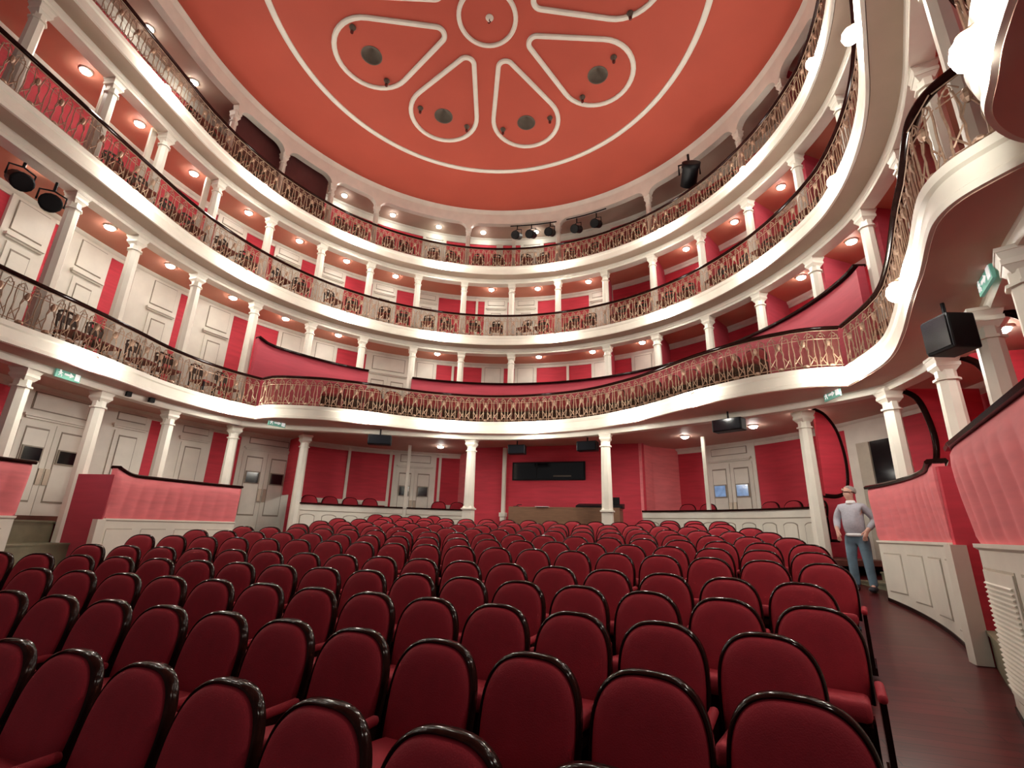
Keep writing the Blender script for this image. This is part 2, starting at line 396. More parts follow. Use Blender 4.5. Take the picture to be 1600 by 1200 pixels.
t = thing('ceiling_hook', 'small hook in the middle of the central ceiling rosette', 'hook', (.05, .02, CZ))
MB().lathe([(.10, 0), (.09, -.02), (.03, -.03), (.02, -.05)], 14).build('base_plate', 'cream', t, True)
MB().tube([(0, 0, -.04), (0, 0, -.1), (.03, 0, -.14), (0, 0, -.18), (-.03, 0, -.15)], .014, 6).build('hook', 'bulbred', t, True)

# ------------------------------------------------------------------ arches of the top tier
TOPCOL = [-91.5, -78.5, -65.5, -53, -26.5, 0, 26.4, 52.2, 65, 77.6, 91, 104]
def arch():
    path = []; zs = []
    for a0, a1 in zip(TOPCOL, TOPCOL[1:]):
        L = rad(a1-a0)*R0; n = 40
        for i in range(n):
            t = i/n; s = t*L; e = min(s, L-s); q = .42; e0 = .07
            if e < e0: z = 12.55
            elif e < q: z = 12.55+.33*math.sqrt(max(0, 1-((q-e)/(q-e0))**2))
            else: z = 12.88
            a = a0+(a1-a0)*t; path.append((*P(7.45, a), *Nrm(a))); zs.append(z)
    return path, zs
apath, azs = arch()
lft = ring(-125, -92); apath = [(x-nx*.05, y-ny*.05, nx, ny) for x, y, nx, ny in lft]+apath; azs = [12.88]*len(lft)+azs
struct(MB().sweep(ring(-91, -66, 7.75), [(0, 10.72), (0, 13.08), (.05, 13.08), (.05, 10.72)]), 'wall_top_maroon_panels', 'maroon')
struct(MB().sweep(apath, lambda i: [(-.07, azs[i]), (-.07, 13.26), (.13, 13.26), (.13, azs[i])]), 'trim_arches', 'cream')

# ------------------------------------------------------------------ columns
def make_column(name, label, group, h, w, loc, rz, base=True, ped=False, zb=0.0):
    t = thing(name, label, 'column', loc, rz, group)
    r = w/2*1.414
    s = MB(); k = 1.0
    s.frustum(zb+(.12 if base else 0), h-.2, r*1.04, r*.86, 8, rot=pi/8); s.build('shaft', 'cream', t)
    c = MB(); c.frustum(h-.34, h-.31, r*1.12, r*1.12, 8, rot=pi/8); c.frustum(h-.22, h-.15, r*.9, r*1.35); c.frustum(h-.15, h-.10, r*1.42, r*1.42); c.frustum(h-.10, h-.03, r*1.3, r*1.55); c.frustum(h-.03, h+.01, r*1.62, r*1.62)
    c.build('capital', 'cream', t)
    if base:
        b = MB(); b.frustum(zb, zb+.10, r*1.45, r*1.4); b.frustum(zb+.10, zb+.14, r*1.3, r*1.08)
        b.build('base', 'cream', t)
    if ped:
        b = MB(); b.frustum(-.02, zb+.30, r*1.35, r*1.3); b.frustum(zb+.30, zb+.34, r*1.62, r*1.62); b.frustum(zb+.34, zb+.40, r*1.4, r*1.05)
        b.build('pedestal', 'cream', t)
    return t
tiers = {
    'middle': dict(z0=7.95, z1=10.28, ang=[-126, -114.6, -103.8, -91.4, -78.5, -65.5, -52.6, -39.6, -26.7, -13.2, 0, 13.3, 26.4, 39.5, 52.2, 65.1, 77.5], w=.17),
    'lower': dict(z0=4.34, z1=7.51, ang=[-114.4, -103.6, -91, -78.2, -65.2, -52.3, -39.3, -26.4, -12.8, 0.2, 13.3, 26.3, 39.4, 52, 65.1, 77.6, 89.6, 102.6, 114], w=.18),
}
del tiers['lower']['ang'][9]
for nm, tr in tiers.items():
    pr = None; n = len(tr['ang'])
    for i, a in enumerate(tr['ang']):
        r = R0
        lab = 'slim cream column on the %s tier, %s from the left' % (nm, ORD[i])
        loc = (*P(r, a), tr['z0'])
        if pr is None: pr = make_column('column', lab, 'columns of the %s tier' % nm, tr['z1']-tr['z0'], tr['w'], loc, face_rz(a))
        else: dup(pr, loc, face_rz(a), lab)
pr = None
for i, a in enumerate(TOPCOL[0:9]):
    lab = 'slim cream column under the arches of the top tier, %s from the left' % ORD[i]
    loc = (*P(R0, a), 10.7)
    if pr is None: pr = make_column('column', lab, 'columns of the top tier', 12.62-10.7, .14, loc, face_rz(a))
    else: dup(pr, loc, face_rz(a), lab)
G0 = [(-6.91, -3.04, 'by the parapet at the left edge'), (-7.25, -1.63, 'at the right side of the left stair passage'), (-7.44, -.05, 'between the two left single doors'),
      (-7.41, 1.71, 'left of the left double door'), (-6.47, 3.27, 'right of the left double door'),
      (6.1, 2.98, 'behind the standing man'), (7.1, 1.63, 'over the curved pink parapet right of the man'), (7.16, -.06, 'second right of the man'), (6.88, -1.63, 'right of the black wall loudspeaker'),
      (6.52, -2.99, 'at the right edge of the frame')]
pr = None
for i, (x, y, w) in enumerate(G0):
    z0 = 1.6 if i not in (1, 4, 5) else fz(y); lab = 'cream ground floor column %s' % w
    rz = math.atan2(-x, y)
    t = make_column('column', lab, 'columns of the ground floor', 4.02-z0, .19 if i not in (0, 9) else .2, (x, y, z0), rz)
pr = None
for x, y, lab in ((-1.88, 4.72, 'round cream column on a square pedestal left of the booth window'), (1.93, 4.55, 'round cream column on a square pedestal right of the brown desk')):
    make_column('column', lab, 'columns of the ground floor', 4.02-fz(y), .20, (x, y, fz(y)), 0, base=False, ped=True, zb=.78)

# ------------------------------------------------------------------ railings
def ironwork(w, h):
    m = MB(); r = .0095
    def wavy(x, z0, z1, amp, ph, n=10):
        return [(x+amp*sin(ph+2*pi*(i/n)*1.6), 0, z0+(z1-z0)*i/n) for i in range(n+1)]
    for s in (-1, 1):
        m.tube(wavy(s*(w/2-.035), .0, h-.10, .008, 0 if s > 0 else pi), r, 4)
        # lyre sides
        m.tube([(s*.060, 0, .05), (s*.066, 0, .14), (s*.054, 0, .22), (s*.066, 0, .31), (s*.048, 0, .38), (s*.062, 0, .46), (s*.075, 0, .54)], r, 4)
        m.tube([(s*.058, 0, .30), (s*.012, 0, .40)], r*.9, 4)
        # crossed bars between the lyre and the pair of uprights
        m.tube([(s*.064, 0, .06), (s*(w/2-.04), 0, .20)], r*.85, 4)
        m.tube([(s*.062, 0, .24), (s*(w/2-.04), 0, .11)], r*.85, 4)
        # top scrolls
        c = Vector((s*w*.27, 0, h-.10)); m.tube([(c.x+.030*cos(t*pi/5), 0, c.z+.03*sin(t*pi/5)) for t in range(10)], r*.7, 4, closed=True)
        m.tube([(s*.03, 0, h-.13), (s*.09, 0, h-.05), (s*(w/2-.02), 0, h-.14)], r*.7, 4)
    m.lathe([(.012, .37), (.034, .40), (.040, .435), (.028, .47), (.012, .49)], 8)
    m.lathe([(.05, .03), (.055, .045), (.035, .07), (.010, .075)], 8)
    m.tube([(-w/2, 0, .055), (w/2, 0, .055)], r*.8, 4); m.tube([(-w/2, 0, h-.17), (w/2, 0, h-.17)], r*.7, 4); m.tube([(-w/2, 0, h-.03), (w/2, 0, h-.03)], r*.7, 4)
    return m
IW = ironwork(.40, .66).mesh('ironwork_panel', 'gold')
def railing(pts, z, h, lab, nm='balcony_railing', start=0.0, end=0.0, screen=True):
    t = thing(nm, lab, 'railing', (0, 0, 0), 0, 'ornate balcony railings')
    pw = withn(pts)
    smooth_angle(MB().sweep(pw, [(-.055, z+h-.035), (-.045, z+h-.01), (0, z+h), (.045, z+h-.01), (.055, z+h-.035), (.03, z+h-.06), (-.03, z+h-.06)]).build('handrail', 'dark', t), 50)
    MB().sweep(pw, [(-.02, z), (-.02, z+.025), (.02, z+.025), (.02, z)]).build('bottom_rail', 'gold', t)
    if screen:
        MB().sweep([(x+nx*.025, y+ny*.025, nx, ny) for x, y, nx, ny in pw], [(0, z+.03), (0, z+h-.05)], closed=False).build('haze_screen', 'screen', t)
    for x, y, a, st in along(pts, .40, start, end):
        o = bpy.data.objects.new('ironwork_panel', IW); COL.objects.link(o); o.parent = t
        o.location = (x, y, z+.01); o.rotation_euler = (0, 0, a); o.scale = (st/.40*1.0, 1, (h-.05)/.66)
    return t
railing(inset(T1L, .04), 4.45, .80, 'gilded railing with dark handrail along the left arm of the lower balcony')
railing(inset(T1C, .04), 4.45, .80, 'gilded railing with dark handrail bowing out across the back of the lower balcony')
railing(inset(T1R, .04)[:-4], 4.45, .80, 'gilded railing with dark handrail along the right arm of the lower balcony')
railing(inset(T1B, .04), 4.45, .80, 'gilded railing with dark handrail on the box next to the stage')
railing([(x, y) for x, y, _, _ in ring(-A_END, 112, FR+.04)], 8.0, .83, 'gilded railing with dark handrail around the middle tier')
railing([(x, y) for x, y, _, _ in ring(-A_END, 108, FR+.04)], 10.72, .81, 'gilded railing with dark handrail around the top tier, below the arches')

# ------------------------------------------------------------------ lamps
def make_globe(lab, loc, rz):
    t = thing('balcony_lamp', lab, 'lamp', loc, rz, 'globe lamps on the balcony edges')
    MB().lathe([(.01, -.105), (.05, -.095), (.085, -.06), (.10, 0), (.085, .06), (.05, .095), (.02, .105)], 14).build('globe', 'globe', t, True)
    mb = MB(); mb.tube([(0, 0, .10), (0, 0, .15), (0, .05, .17), (0, .12, .15)], .014, 6); mb.lathe([(.05, .10), (.055, .115), (.02, .135)], 12); mb.box(0, .115, .15, .09, .02, .09)
    mb.build('bracket', 'gold', t)
    return t
gl = None
def globe(lab, x, y, z, rz):
    global gl
    if gl is None: gl = make_globe(lab, (x, y, z), rz)
    else: dup(gl, (x, y, z), rz, lab)
for i, (x, y, fx, fy) in enumerate([(-6.24, -2.41, 0, 0), (-6.62, .78, 0, 0), (-4.0, 2.55, 0, 0), (-2.33, 3.88, 0, 0), (0.0, 4.46, 0, 0), (2.62, 3.62, 0, 0), (4.0, 2.4, 0, 0), (6.45, 1.1, 0, 0), (6.0, -1.97, 0, 0), (5.32, -5.12, 0, 0)]):
    # push each lamp to just in front of the fascia it hangs from
    best = min(((hyp(q[0]-x, q[1]-y), q) for q in withn(T1L)+withn(T1C)+withn(T1R)+withn(T1B)), key=lambda e: e[0])[1]
    of = .12 if i < 9 else .08
    globe('lit glass globe lamp on the lower balcony edge, %s from the left' % ORD[i], best[0]-best[2]*of, best[1]-best[3]*of, 4.22, math.atan2(-best[2], best[3]))
for i, a in enumerate([-111.3, -85.2, -59, -33, .4, 32.2, 57.9, 82.3, 108.3]):
    globe('lit glass globe lamp on the middle tier edge, %s from the left' % ORD[i], *P(FR-.125, a), 7.80, face_rz(a))
for i, a in enumerate([-111.3, -85.2, -59.5, -33, .4, 32.3, 57.9, 83]):
    globe('lit glass globe lamp on the top tier edge, %s from the left' % ORD[i], *P(FR-.125, a), 10.53, face_rz(a))
def make_spot(lab, loc):
    t = thing('ceiling_lamp', lab, 'lamp', loc, 0, 'round lamps on the box ceilings')
    MB().lathe([(.12, 0), (.12, -.015), (.105, -.03)], 16).build('rim', 'cream', t, True)
    MB().lathe([(.10, -.025), (.09, -.05), (.06, -.07), (.01, -.08)], 14).build('glass', 'spot', t, True)
    return t
sp = None
def spot(lab, x, y, z):
    global sp
    if sp is None: sp = make_spot(lab, (x, y, z))
    else: dup(sp, (x, y, z), 0, lab)
for i, a in enumerate([-106, -94.4, -81.5, -69.9, -57.5, -32.6, -5.8, 8.3, 21.1, 58.9, 69.9]):
    spot('small round lit lamp in a lower tier box ceiling, %s from the left' % ORD[i], *P(7.9, a), 7.6)
for i, a in enumerate([-116.3, -106, -94.2, -81.8, -69.7, -57.9, -45.2, -19.2, -6.4, 7.5, 33.5, 45.8, 57.3]):
    spot('small round lit lamp in a middle tier box ceiling, %s from the left' % ORD[i], *P(7.97, a), 10.38)
for i, a in enumerate([-107.8, -97.2, -60.2, -47.3, -34.7, -22.3, -7.4]):
    spot('small round lit lamp in the top tier ceiling, %s from the left' % ORD[i], *P(8.25, a), 13.08)
for i, (x, y, w) in enumerate([(-3.57, 6.08, 'above the rear left double door'), (3.89, 5.68, 'left of the rear right double door'), (5.41, 4.6, 'right of the rear right double door'),
                               (6.25, 3.5, 'behind the column by the standing man'), (7.46, -.81, 'above the boxes on the right')]):
    spot('small round lit ceiling lamp under the lower balcony %s' % w, x, y, 4.12)

# ------------------------------------------------------------------ doors in the box walls
ndoor = [0]
def door(a, z0, zl, zt, w=.62, sur=1.0, r=WR, glassm=None, double=False, ext=0.0):
    ndoor[0] += 1
    t = bpy.data.objects.new('door_%d' % ndoor[0], None); COL.objects.link(t); t['kind'] = 'structure'
    t.location = (*P(r, a), z0); t.rotation_euler = (0, 0, face_rz(a))
    H = zl-z0; HT = zt-z0
    f = MB(); f.box(-ext/2, -.03, HT/2, sur+ext, .06, HT)
    f.box(0, -.09, H+.06, sur*.86, .10, .05); f.box(0, -.075, H+.02, sur*.80, .06, .05)
    f.build('frame', 'creamdim', t)
    if HT-H > .25:
        g = MB(); g.box(0, -.063, (H+HT)/2+.06, sur*.72, .012, (HT-H)-.24); g.build('transom_groove', 'groove', t)
        g = MB(); g.box(0, -.075, (H+HT)/2+.06, sur*.69, .02, (HT-H)-.28); g.build('transom_panel', 'creamdim', t)
    n = 2 if double else 1
    for k in range(n):
        cx = (k-.5)*w*1.02 if double else 0
        l = MB(); l.box(cx, -.07, (H-.06)/2, w, .03, H-.06); lf = l.build('leaf', 'creamdim', t)
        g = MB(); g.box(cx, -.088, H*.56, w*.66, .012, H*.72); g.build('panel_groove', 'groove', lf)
        g = MB(); g.box(cx, -.094, H*.56, w*.61, .014, H*.685); g.build('panel', 'creamdim', lf)
        if double:
            g = MB(); g.box(cx, -.112, H*.66, w*.58, .03, H*.15); g.build('window_frame', 'groove', lf)
            g = MB(); g.box(cx, -.122, H*.66, w*.50, .02, H*.125); g.build('pane', glassm or 'doorglass', lf)
            g = MB(); g.box(cx+(-1 if k else 1)*w*.41, -.10, H*.45, .09, .02, H*.16); g.build('push_plate', 'brass', lf)
        else:
            g = MB(); g.lathe([(.0, 0), (.03, .01), (.03, .05), (.012, .07)], 8, M4=Matrix.Translation((w*.40, -.085, H*.08)) @ Matrix.Rotation(pi/2, 4, 'X')); g.build('knob', 'brass', lf)
    return t
for a in (-112.2, -102.4, -90.4, -80.4, -65.7, -58.4, -34.9, -18.2, -10, 9.1, 18.8): door(a, 4.34, 6.62, 7.50, .54, .84, ext=.36 if -104 < a < -70 else 0)
door(-43.6, 4.34, 6.75, 7.5, .68, 1.62, double=True)
for a in (-81.5, -69.3, -59.1, -46.5, -35.9, -18.0, -10.2, 9.1): door(a, 7.95, 9.85, 10.3, .58, .92)
for a in (-35.2, -8.9): door(a, 10.7, 12.55, 12.85, .6, .95)
for a in (-90.3, -79.9): door(a, 1.6, 3.62, 4.05, .62, .92, ext=.30)
door(-100.2, 1.45, 3.45, 4.05, .66, 1.56, double=True)
door(-66.4, 1.3, 3.62, 4.05, .68, 1.6, double=True)
door(-35.3, 1.2, 3.55, 4.05, .62, 1.46, r=WR-.02, double=True)
door(35.7, 1.2, 3.6, 4.05, .64, 1.5, r=WR-.02, double=True, glassm='blueglass')

# cream uprights and rails that frame the red cloth panels on the walls
def upright(a, z0, z1, r, name, w=.09):
    m = MB(); M4 = Matrix.Translation((*P(r, a), 0)) @ Matrix.Rotation(face_rz(a), 4, 'Z')
    m.box(0, -.02, (z0+z1)/2, w, .05, z1-z0, M4); struct(m, name, 'cream')
k = 5
for a, z0, z1 in ((-28.1, 4.34, 7.5), (0.5, 4.34, 7.5), (-23, 7.95, 10.3), (-50, 1.3, 4.1), (-59.3, 1.3, 4.1), (-40.9, 1.3, 4.1), (-29.6, 1.3, 4.1), (24, 10.7, 13)):
    upright(a, z0, z1, WR-.02, 'trim_%d' % k); k += 1
struct(MB().sweep(ring(-59.3, -40.9, WR-.03), [(-.05, 2.24), (-.05, 2.38), (.02, 2.38), (.02, 2.24)]), 'trim_%d' % k, 'cream'); k += 1
struct(MB().sweep(ring(-29.6, -22.5, WR-.03), [(-.05, 2.20), (-.05, 2.34), (.02, 2.34), (.02, 2.20)]), 'trim_%d' % k, 'cream'); k += 1
for s, x in ((0, -1.52),):
    m = MB(); m.box(x, 6.56, 2.6, .10, .12, 2.95); m.box(x, 6.56, 2.02, .2, .2, .12); m.box(x, 6.56, 1.9, .15, .16, .14); struct(m, 'trim_%d' % k, 'cream'); k += 1

# ------------------------------------------------------------------ partitions between the boxes (right-hand half)
def partition(a, z0, z1, lab, r0=7.67, tilt=-1.6, m='rose'):
    x0, y0 = P(r0, a); x1, y1 = P(WR, a+tilt); dx, dy = x1-x0, y1-y0; l = hyp(dx, dy); nx, ny = -dy/l*.04, dx/l*.04
    q = [(x0+nx, y0+ny), (x1+nx, y1+ny), (x1-nx, y1-ny), (x0-nx, y0-ny)]
    mb = MB(); mb.add([(x, y, z0) for x, y in q]+[(x, y, z1) for x, y in q], [(0, 1, 2, 3), (4, 5, 6, 7), (0, 1, 5, 4), (1, 2, 6, 5), (2, 3, 7, 6), (3, 0, 4, 7)])
    o = struct(mb, lab, m); return o
kk = 1
for a in (13.3, 26.3, 39.4, 52, 65.1, 77.6, 89.6):
    partition(a, 4.34, 7.6, 'wall_lower_partition_%d' % kk); kk += 1
kk = 1
for a in (13.3, 26.4, 39.5, 52.2, 65.1, 77.5):
    partition(a, 7.95, 10.38, 'wall_middle_partition_%d' % kk); kk += 1
for a in (77.5, 65.1): partition(a, 10.7, 13.0, 'wall_top_partition_%d' % kk); kk += 1
# sloping partition seen in the top tier
mb = MB(); pA = P(7.6, 15.2); pB = P(8.7, 18.5)
for (z0, zA, zB, e) in ((10.7, 12.05, 12.85, .05),):
    dx, dy = pB[0]-pA[0], pB[1]-pA[1]; l = hyp(dx, dy); nx, ny = -dy/l*e, dx/l*e
    q = [(pA[0]+nx, pA[1]+ny), (pB[0]+nx, pB[1]+ny), (pB[0]-nx, pB[1]-ny), (pA[0]-nx, pA[1]-ny)]
    tz = (zA, zB, zB, zA)
    mb.add([(x, y, z0) for x, y in q]+[(x, y, z) for (x, y), z in zip(q, tz)], [(0, 1, 2, 3), (4, 5, 6, 7), (0, 1, 5, 4), (1, 2, 6, 5), (2, 3, 7, 6), (3, 0, 4, 7)])
struct(mb, 'wall_top_sloping_partition', 'rose')
upright(-17.5, 10.7, 12.55, 8.3, 'trim_lit_pilaster_top_tier', .26)
upright(-13.5, 10.7, 12.9, 8.2, 'trim_pilaster_top_tier', .14)
# pilasters beside some middle tier columns
for a in (-114.6+1.6, -103.8, -91.4):
    upright(a-1.3, 7.95, 10.3, 7.7, 'trim_%d' % k, .14); k += 1

# ------------------------------------------------------------------ ground floor boxes: platforms, panelled bases, padded parapets
def arcband(a0, a1, r, n=24): return [(*P(r, a0+(a1-a0)*i/n), *Nrm(a0+(a1-a0)*i/n)) for i in range(n+1)]
def parapet(a0, a1, r, lab, side, capup=(0, 0), vents=False, npan=4, zcap=2.40, bulge=.6):
    zt = 1.57
    t = thing('box_parapet', lab, 'parapet', (0, 0, 0), 0, 'padded box parapets')
    pth = arcband(a0, a1, r, 40)
    # base with recessed panels
    smooth_angle(MB().sweep(pth, lambda i: [(.0, fz(pth[i][1])-.02), (.0, zt-.03), (-.03, zt-.01), (-.03, zt+.02), (.12, zt+.02), (.12, fz(pth[i][1])-.02)]).build('panelled_base', 'cream', t), 40)
    MB().sweep(pth, lambda i: [(-.012, fz(pth[i][1])-.01), (-.012, fz(pth[i][1])+.05), (.0, fz(pth[i][1])+.05), (.0, fz(pth[i][1])-.01)]).build('plinth', 'dark', t)
    for k in range(npan):
        mg = .07 if vents else .14; b0 = a0+(a1-a0)*(k+mg)/npan; b1 = a0+(a1-a0)*(k+1-mg)/npan
        pp = arcband(b0, b1, r, 8); zb = max(fz(p[1]) for p in pp)+.17
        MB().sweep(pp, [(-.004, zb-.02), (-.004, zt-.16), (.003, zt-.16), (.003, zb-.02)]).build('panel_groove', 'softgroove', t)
        pq = arcband(b0+.12, b1-.12, r, 8)
        o = MB().sweep(pq, [(-.014, zb), (-.014, zt-.18), (.003, zt-.18), (.003, zb)]).build('panel', 'cream', t)
        if vents:
            sl = MB(); nz = 22
            for q in range(nz):
                z = zb+.05+(zt-.30-zb)*q/nz
                sl.sweep(arcband(b0+.5, b1-.5, r, 4), [(-.016, z), (-.030, z+.004), (-.030, z+.012), (-.016, z+.02)])
            sl.build('vent_grille', 'cream', t)
    # padded front, fluted folds
    prof = [(.02, zt+.02), (.0, zt+.08), (-.03, zt+.20), (-.08, zt+.38), (-.13, zt+.54), (-.15, zt+.66), (-.13, zt+.76), (-.06, zcap-.02), (.10, zcap-.02), (.10, zt+.02)]
    n = len(pth)
    fp = arcband(a0, a1, r, 120)
    folds = max(2, round(rad(abs(a1-a0))*r/.30))
    def pf(i):
        t_ = i/120; f = abs(sin(pi*folds*t_)); edge = min(1, min(t_, 1-t_)/.03+.35)
        out = []
        for j, (d, z) in enumerate(prof):
            amp = .035*max(0, 1-abs((z-zt-.34)/.45)) if j < 7 else 0
            dz = 0
            if j >= 6:
                e = t_ if True else 1-t_
                dz = capup[0]*max(0, 1-t_/.16)**2*(3-2*max(0, 1-t_/.16)) + capup[1]*max(0, 1-(1-t_)/.16)**2
                if j == 9: dz = 0
            out.append(((d if d > 0 else d*edge*bulge)-amp*f*edge+amp*.5*edge, z+dz))
        return out
    smooth_angle(MB().sweep(fp, pf).build('padded_front', 'pink', t), 60)
    def cf(i):
        t_ = i/120; dz = capup[0]*max(0, 1-t_/.16)**2*(3-2*max(0, 1-t_/.16)) + capup[1]*max(0, 1-(1-t_)/.16)**2
        z = zcap+dz
        b_ = bulge*.1; return [(-.03-b_, z-.03), (-.04-b_, z), (-.01-b_, z+.025), (.12, z+.03), (.14, z), (.12, z-.03)]
    smooth_angle(MB().sweep(fp, cf).build('cap', 'dark', t), 50)
    return t
PR = 6.60
PRR = 6.72
parapet(76.9, 101.3, PRR, 'curved rose padded parapet on white panels beside the standing man', 1, capup=(0, .05), bulge=.35)
parapet(111.8, 136, PRR+.08, 'rose padded parapet with vent grille at the right frame edge', 1, npan=3, vents=True, bulge=.35)
parapet(-78.0, -103.2, PR, 'curved rose padded parapet on white panels in front of two left doors', -1, capup=(0, .12))
parapet(-115, -138, PR, 'rose padded parapet with scrolled cap at the left frame edge', -1, npan=3)
for nm, a0, a1 in (('floor_right_boxes', 77, 101.6), ('floor_left_boxes', -78, -103), ('floor_right_stage_box', 112, 137), ('floor_left_stage_box', -115, -138)):
    struct(MB().sweep(arcband(a0, a1, (PRR if a0 > 0 else PR)+.25), [(0, 1.5), (WR-PR-.35, 1.5), (WR-PR-.35, 1.6), (0, 1.6)]), nm, 'carpet')
# side walls of the passages (red cloth, curved) and the posts at their corners
for s in (1, -1):
    nm = 'right' if s > 0 else 'left'; PQ = PRR if s > 0 else PR
    for a, q in (((112.0, 'stage'), (101.9, 'box')) if s > 0 else ((115.2, 'stage'), (103.1, 'box'))):
        x0, y0 = P(PQ+(.22 if a == 112.0 else .02), s*a); x1, y1 = P(7.45, s*a)
        mb = MB(); mb.add([(x0, y0-.03, fz(y0)), (x1, y1-.03, fz(y1)), (x1, y1+.03, fz(y1)), (x0, y0+.03, fz(y0)), (x0, y0-.03, 2.38), (x1, y1-.03, 2.38), (x1, y1+.03, 2.38), (x0, y0+.03, 2.38)],
                          [(0, 1, 2, 3), (4, 5, 6, 7), (0, 1, 5, 4), (1, 2, 6, 5), (2, 3, 7, 6), (3, 0, 4, 7)])
        struct(mb, 'wall_%s_passage_%s' % (nm, q), 'red' if s > 0 else 'rose')
    x0, y0 = P(PQ+.02, s*(101.9 if s > 0 else 103.8)); mb = MB(); mb.box(x0, y0, (fz(y0)+1.57)/2, .14, .14, 1.57-fz(y0)); struct(mb, 'trim_post_%s' % nm, 'cream')
    # steps up the side passage and the rear passage
    for a0, a1, q in ((102.2 if s > 0 else 103.3, 111.6 if s > 0 else 115, 'passage'), (66.5, 73.5, 'rear')):
        mb = MB()
        for k_ in range(3):
            r0 = PQ+(.12 if q == 'passage' else .45)+.42*k_; zz = fz(P(PQ, s*a0)[1])-.05
            top = zz + (1.52-zz)*(k_+1)/3 if q == 'passage' else zz+.14*(k_+1)
            mb.sweep(arcband(s*a0, s*a1, r0, 6), [(0, zz), (0, top-.03), (-.02, top-.03), (-.02, top), (WR-r0, top), (WR-r0, zz)])
        tag(mb.build('steps', 'step'), 'greenish steps up the %s between the parapets' % ({('passage', 1): 'right stage side passage', ('passage', -1): 'left stage side passage', ('rear', 1): 'passage behind the standing man', ('rear', -1): 'passage to the left double door'}[(q, s)]), 'steps', 'steps to the boxes')
# rear boxes: low white panelled fronts with dark ledge
def boxfront(a0, a1, r, lab, npan, zl=2.16):
    t = thing('panelled_barrier', lab, 'barrier', (0, 0, 0), 0, 'white panelled fronts of the rear boxes')
    p = arcband(a0, a1, r, 30)
    MB().sweep(p, [(0, .9), (0, zl-.22), (-.03, zl-.20), (-.03, zl-.04), (.10, zl-.04), (.10, .9)]).build('panelled_base', 'cream', t)
    MB().sweep(p, [(-.07, zl-.04), (-.07, zl), (.12, zl), (.12, zl-.04)]).build('ledge', 'dark', t)
    for k_ in range(npan):
        b0 = a0+(a1-a0)*(k_+.16)/npan; b1 = a0+(a1-a0)*(k_+.84)/npan; q = arcband(b0, b1, r, 10)
        def gz(i, o_): e = abs(i-5)/5; return zl-.30-o_-.05*e**3
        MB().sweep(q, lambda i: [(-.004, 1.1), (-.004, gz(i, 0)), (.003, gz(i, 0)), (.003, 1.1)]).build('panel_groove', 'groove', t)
        MB().sweep(arcband(b0+.15, b1-.15, r, 10), lambda i: [(-.014, 1.1), (-.014, gz(i, .02)), (.003, gz(i, .02)), (.003, 1.1)]).build('panel', 'cream', t)
    return t
boxfront(-62.8, -38.6, 7.22, 'low white panelled barrier below the two rose wall panels at rear left', 5)
boxfront(-37.6, -23, 7.22, 'short low white panelled barrier under the rear left double door', 3)
boxfront(21.8, 61.5, 7.12, 'low white panelled barrier with black ledge at rear right', 9, 2.2)
for nm, a0, a1 in (('floor_rear_left_boxes', -62.5, -22.5), ('floor_rear_right_boxes', 21.8, 62)):
    struct(MB().sweep(arcband(a0, a1, 7.2), [(.0, 1.1), (1.55, 1.1), (1.55, 1.2), (.0, 1.2)]), nm, 'carpet')
for a, nm in ((-38.1, 'trim_post_rear_left'), (36.9, 'trim_post_rear_right')):
    upright(a, 1.2, 4.1, 7.25, nm, .10)
upright(58.4, 1.2, 4.1, 7.5, 'trim_post_far_right', .07)
# curved dark arch edges of the ground floor partitions
def scoop(name, lab, a, pts, w=.045, inner=False):
    t = thing(name, lab, 'partition', (*P(R0, a), 0), face_rz(a), 'partitions with dark curved edges')
    pts = spline(pts, 6)
    body = [(y, z) for y, z in pts]
    n = len(body); back = [] if inner else [(1.2, body[-1][1]), (1.2, body[0][1])]
    poly = body+back; mb = MB(); m_ = len(poly)
    mb.v = [(-w*.6, y, z) for y, z in poly]+[(w*.6, y, z) for y, z in poly]
    mb.f = [tuple(range(m_)), tuple(range(m_, 2*m_))]+[(i, (i+1) % m_, m_+(i+1) % m_, m_+i) for i in range(m_)]
    mb.build('cloth_panel', 'red', t)
    MB().tube([(0, y, z) for y, z in body], w, 8).build('dark_edge', 'dark', t, True)
    return t
scoop('partition', 'red partition with dark arched edge between the column and the standing man', 64.3, [(-.5, 4.08), (-.28, 3.97), (-.08, 3.65), (.0, 3.2), (-.01, 2.78), (-.09, 2.49), (-.28, 2.38), (-.55, 2.38)], inner=True)
scoop('partition', 'red partition with dark arched edge above the curved right parapet', 77.2, [(-.05, 4.05), (.22, 3.9), (.34, 3.5), (.36, 3.1), (.26, 2.75), (.02, 2.6)])
scoop('partition', 'red partition with dark arched edge in the second right box', 90.4, [(-.05, 4.05), (.22, 3.9), (.36, 3.5), (.38, 3.1), (.28, 2.75), (.02, 2.6)])
scoop('partition', 'red partition with dark arched edge at the far right column', 103, [(-.05, 4.05), (.22, 3.9), (.36, 3.5), (.38, 3.1), (.28, 2.75), (.02, 2.6)])
scoop('partition', 'narrow rose partition with dark curved edge right of the left double door', -62.3, [(.05, 4.08), (.16, 3.8), (.24, 3.4), (.20, 2.9), (.1, 2.4)])

# rear doorway behind the man
mb = MB(); M4 = Matrix.Translation((*P(WR-.02, 60.6), 0)) @ Matrix.Rotation(face_rz(60.6), 4, 'Z')
mb.box(0, 0, 2.65, 1.15, .08, 2.9, M4); struct(mb, 'trim_doorway_right', 'creamdim')
mb = MB(); mb.box(.26, -.05, 2.45, .46, .05, 2.3, M4); struct(mb, 'dark_opening_right_passage', 'doorglass')  # dark sheet put in for the darkness of the doorway opening
mb = MB(); mb.box(-.14, -.07, 2.40, .30, .05, 2.4, M4); struct(mb, 'door_right_passage', 'softgroove')

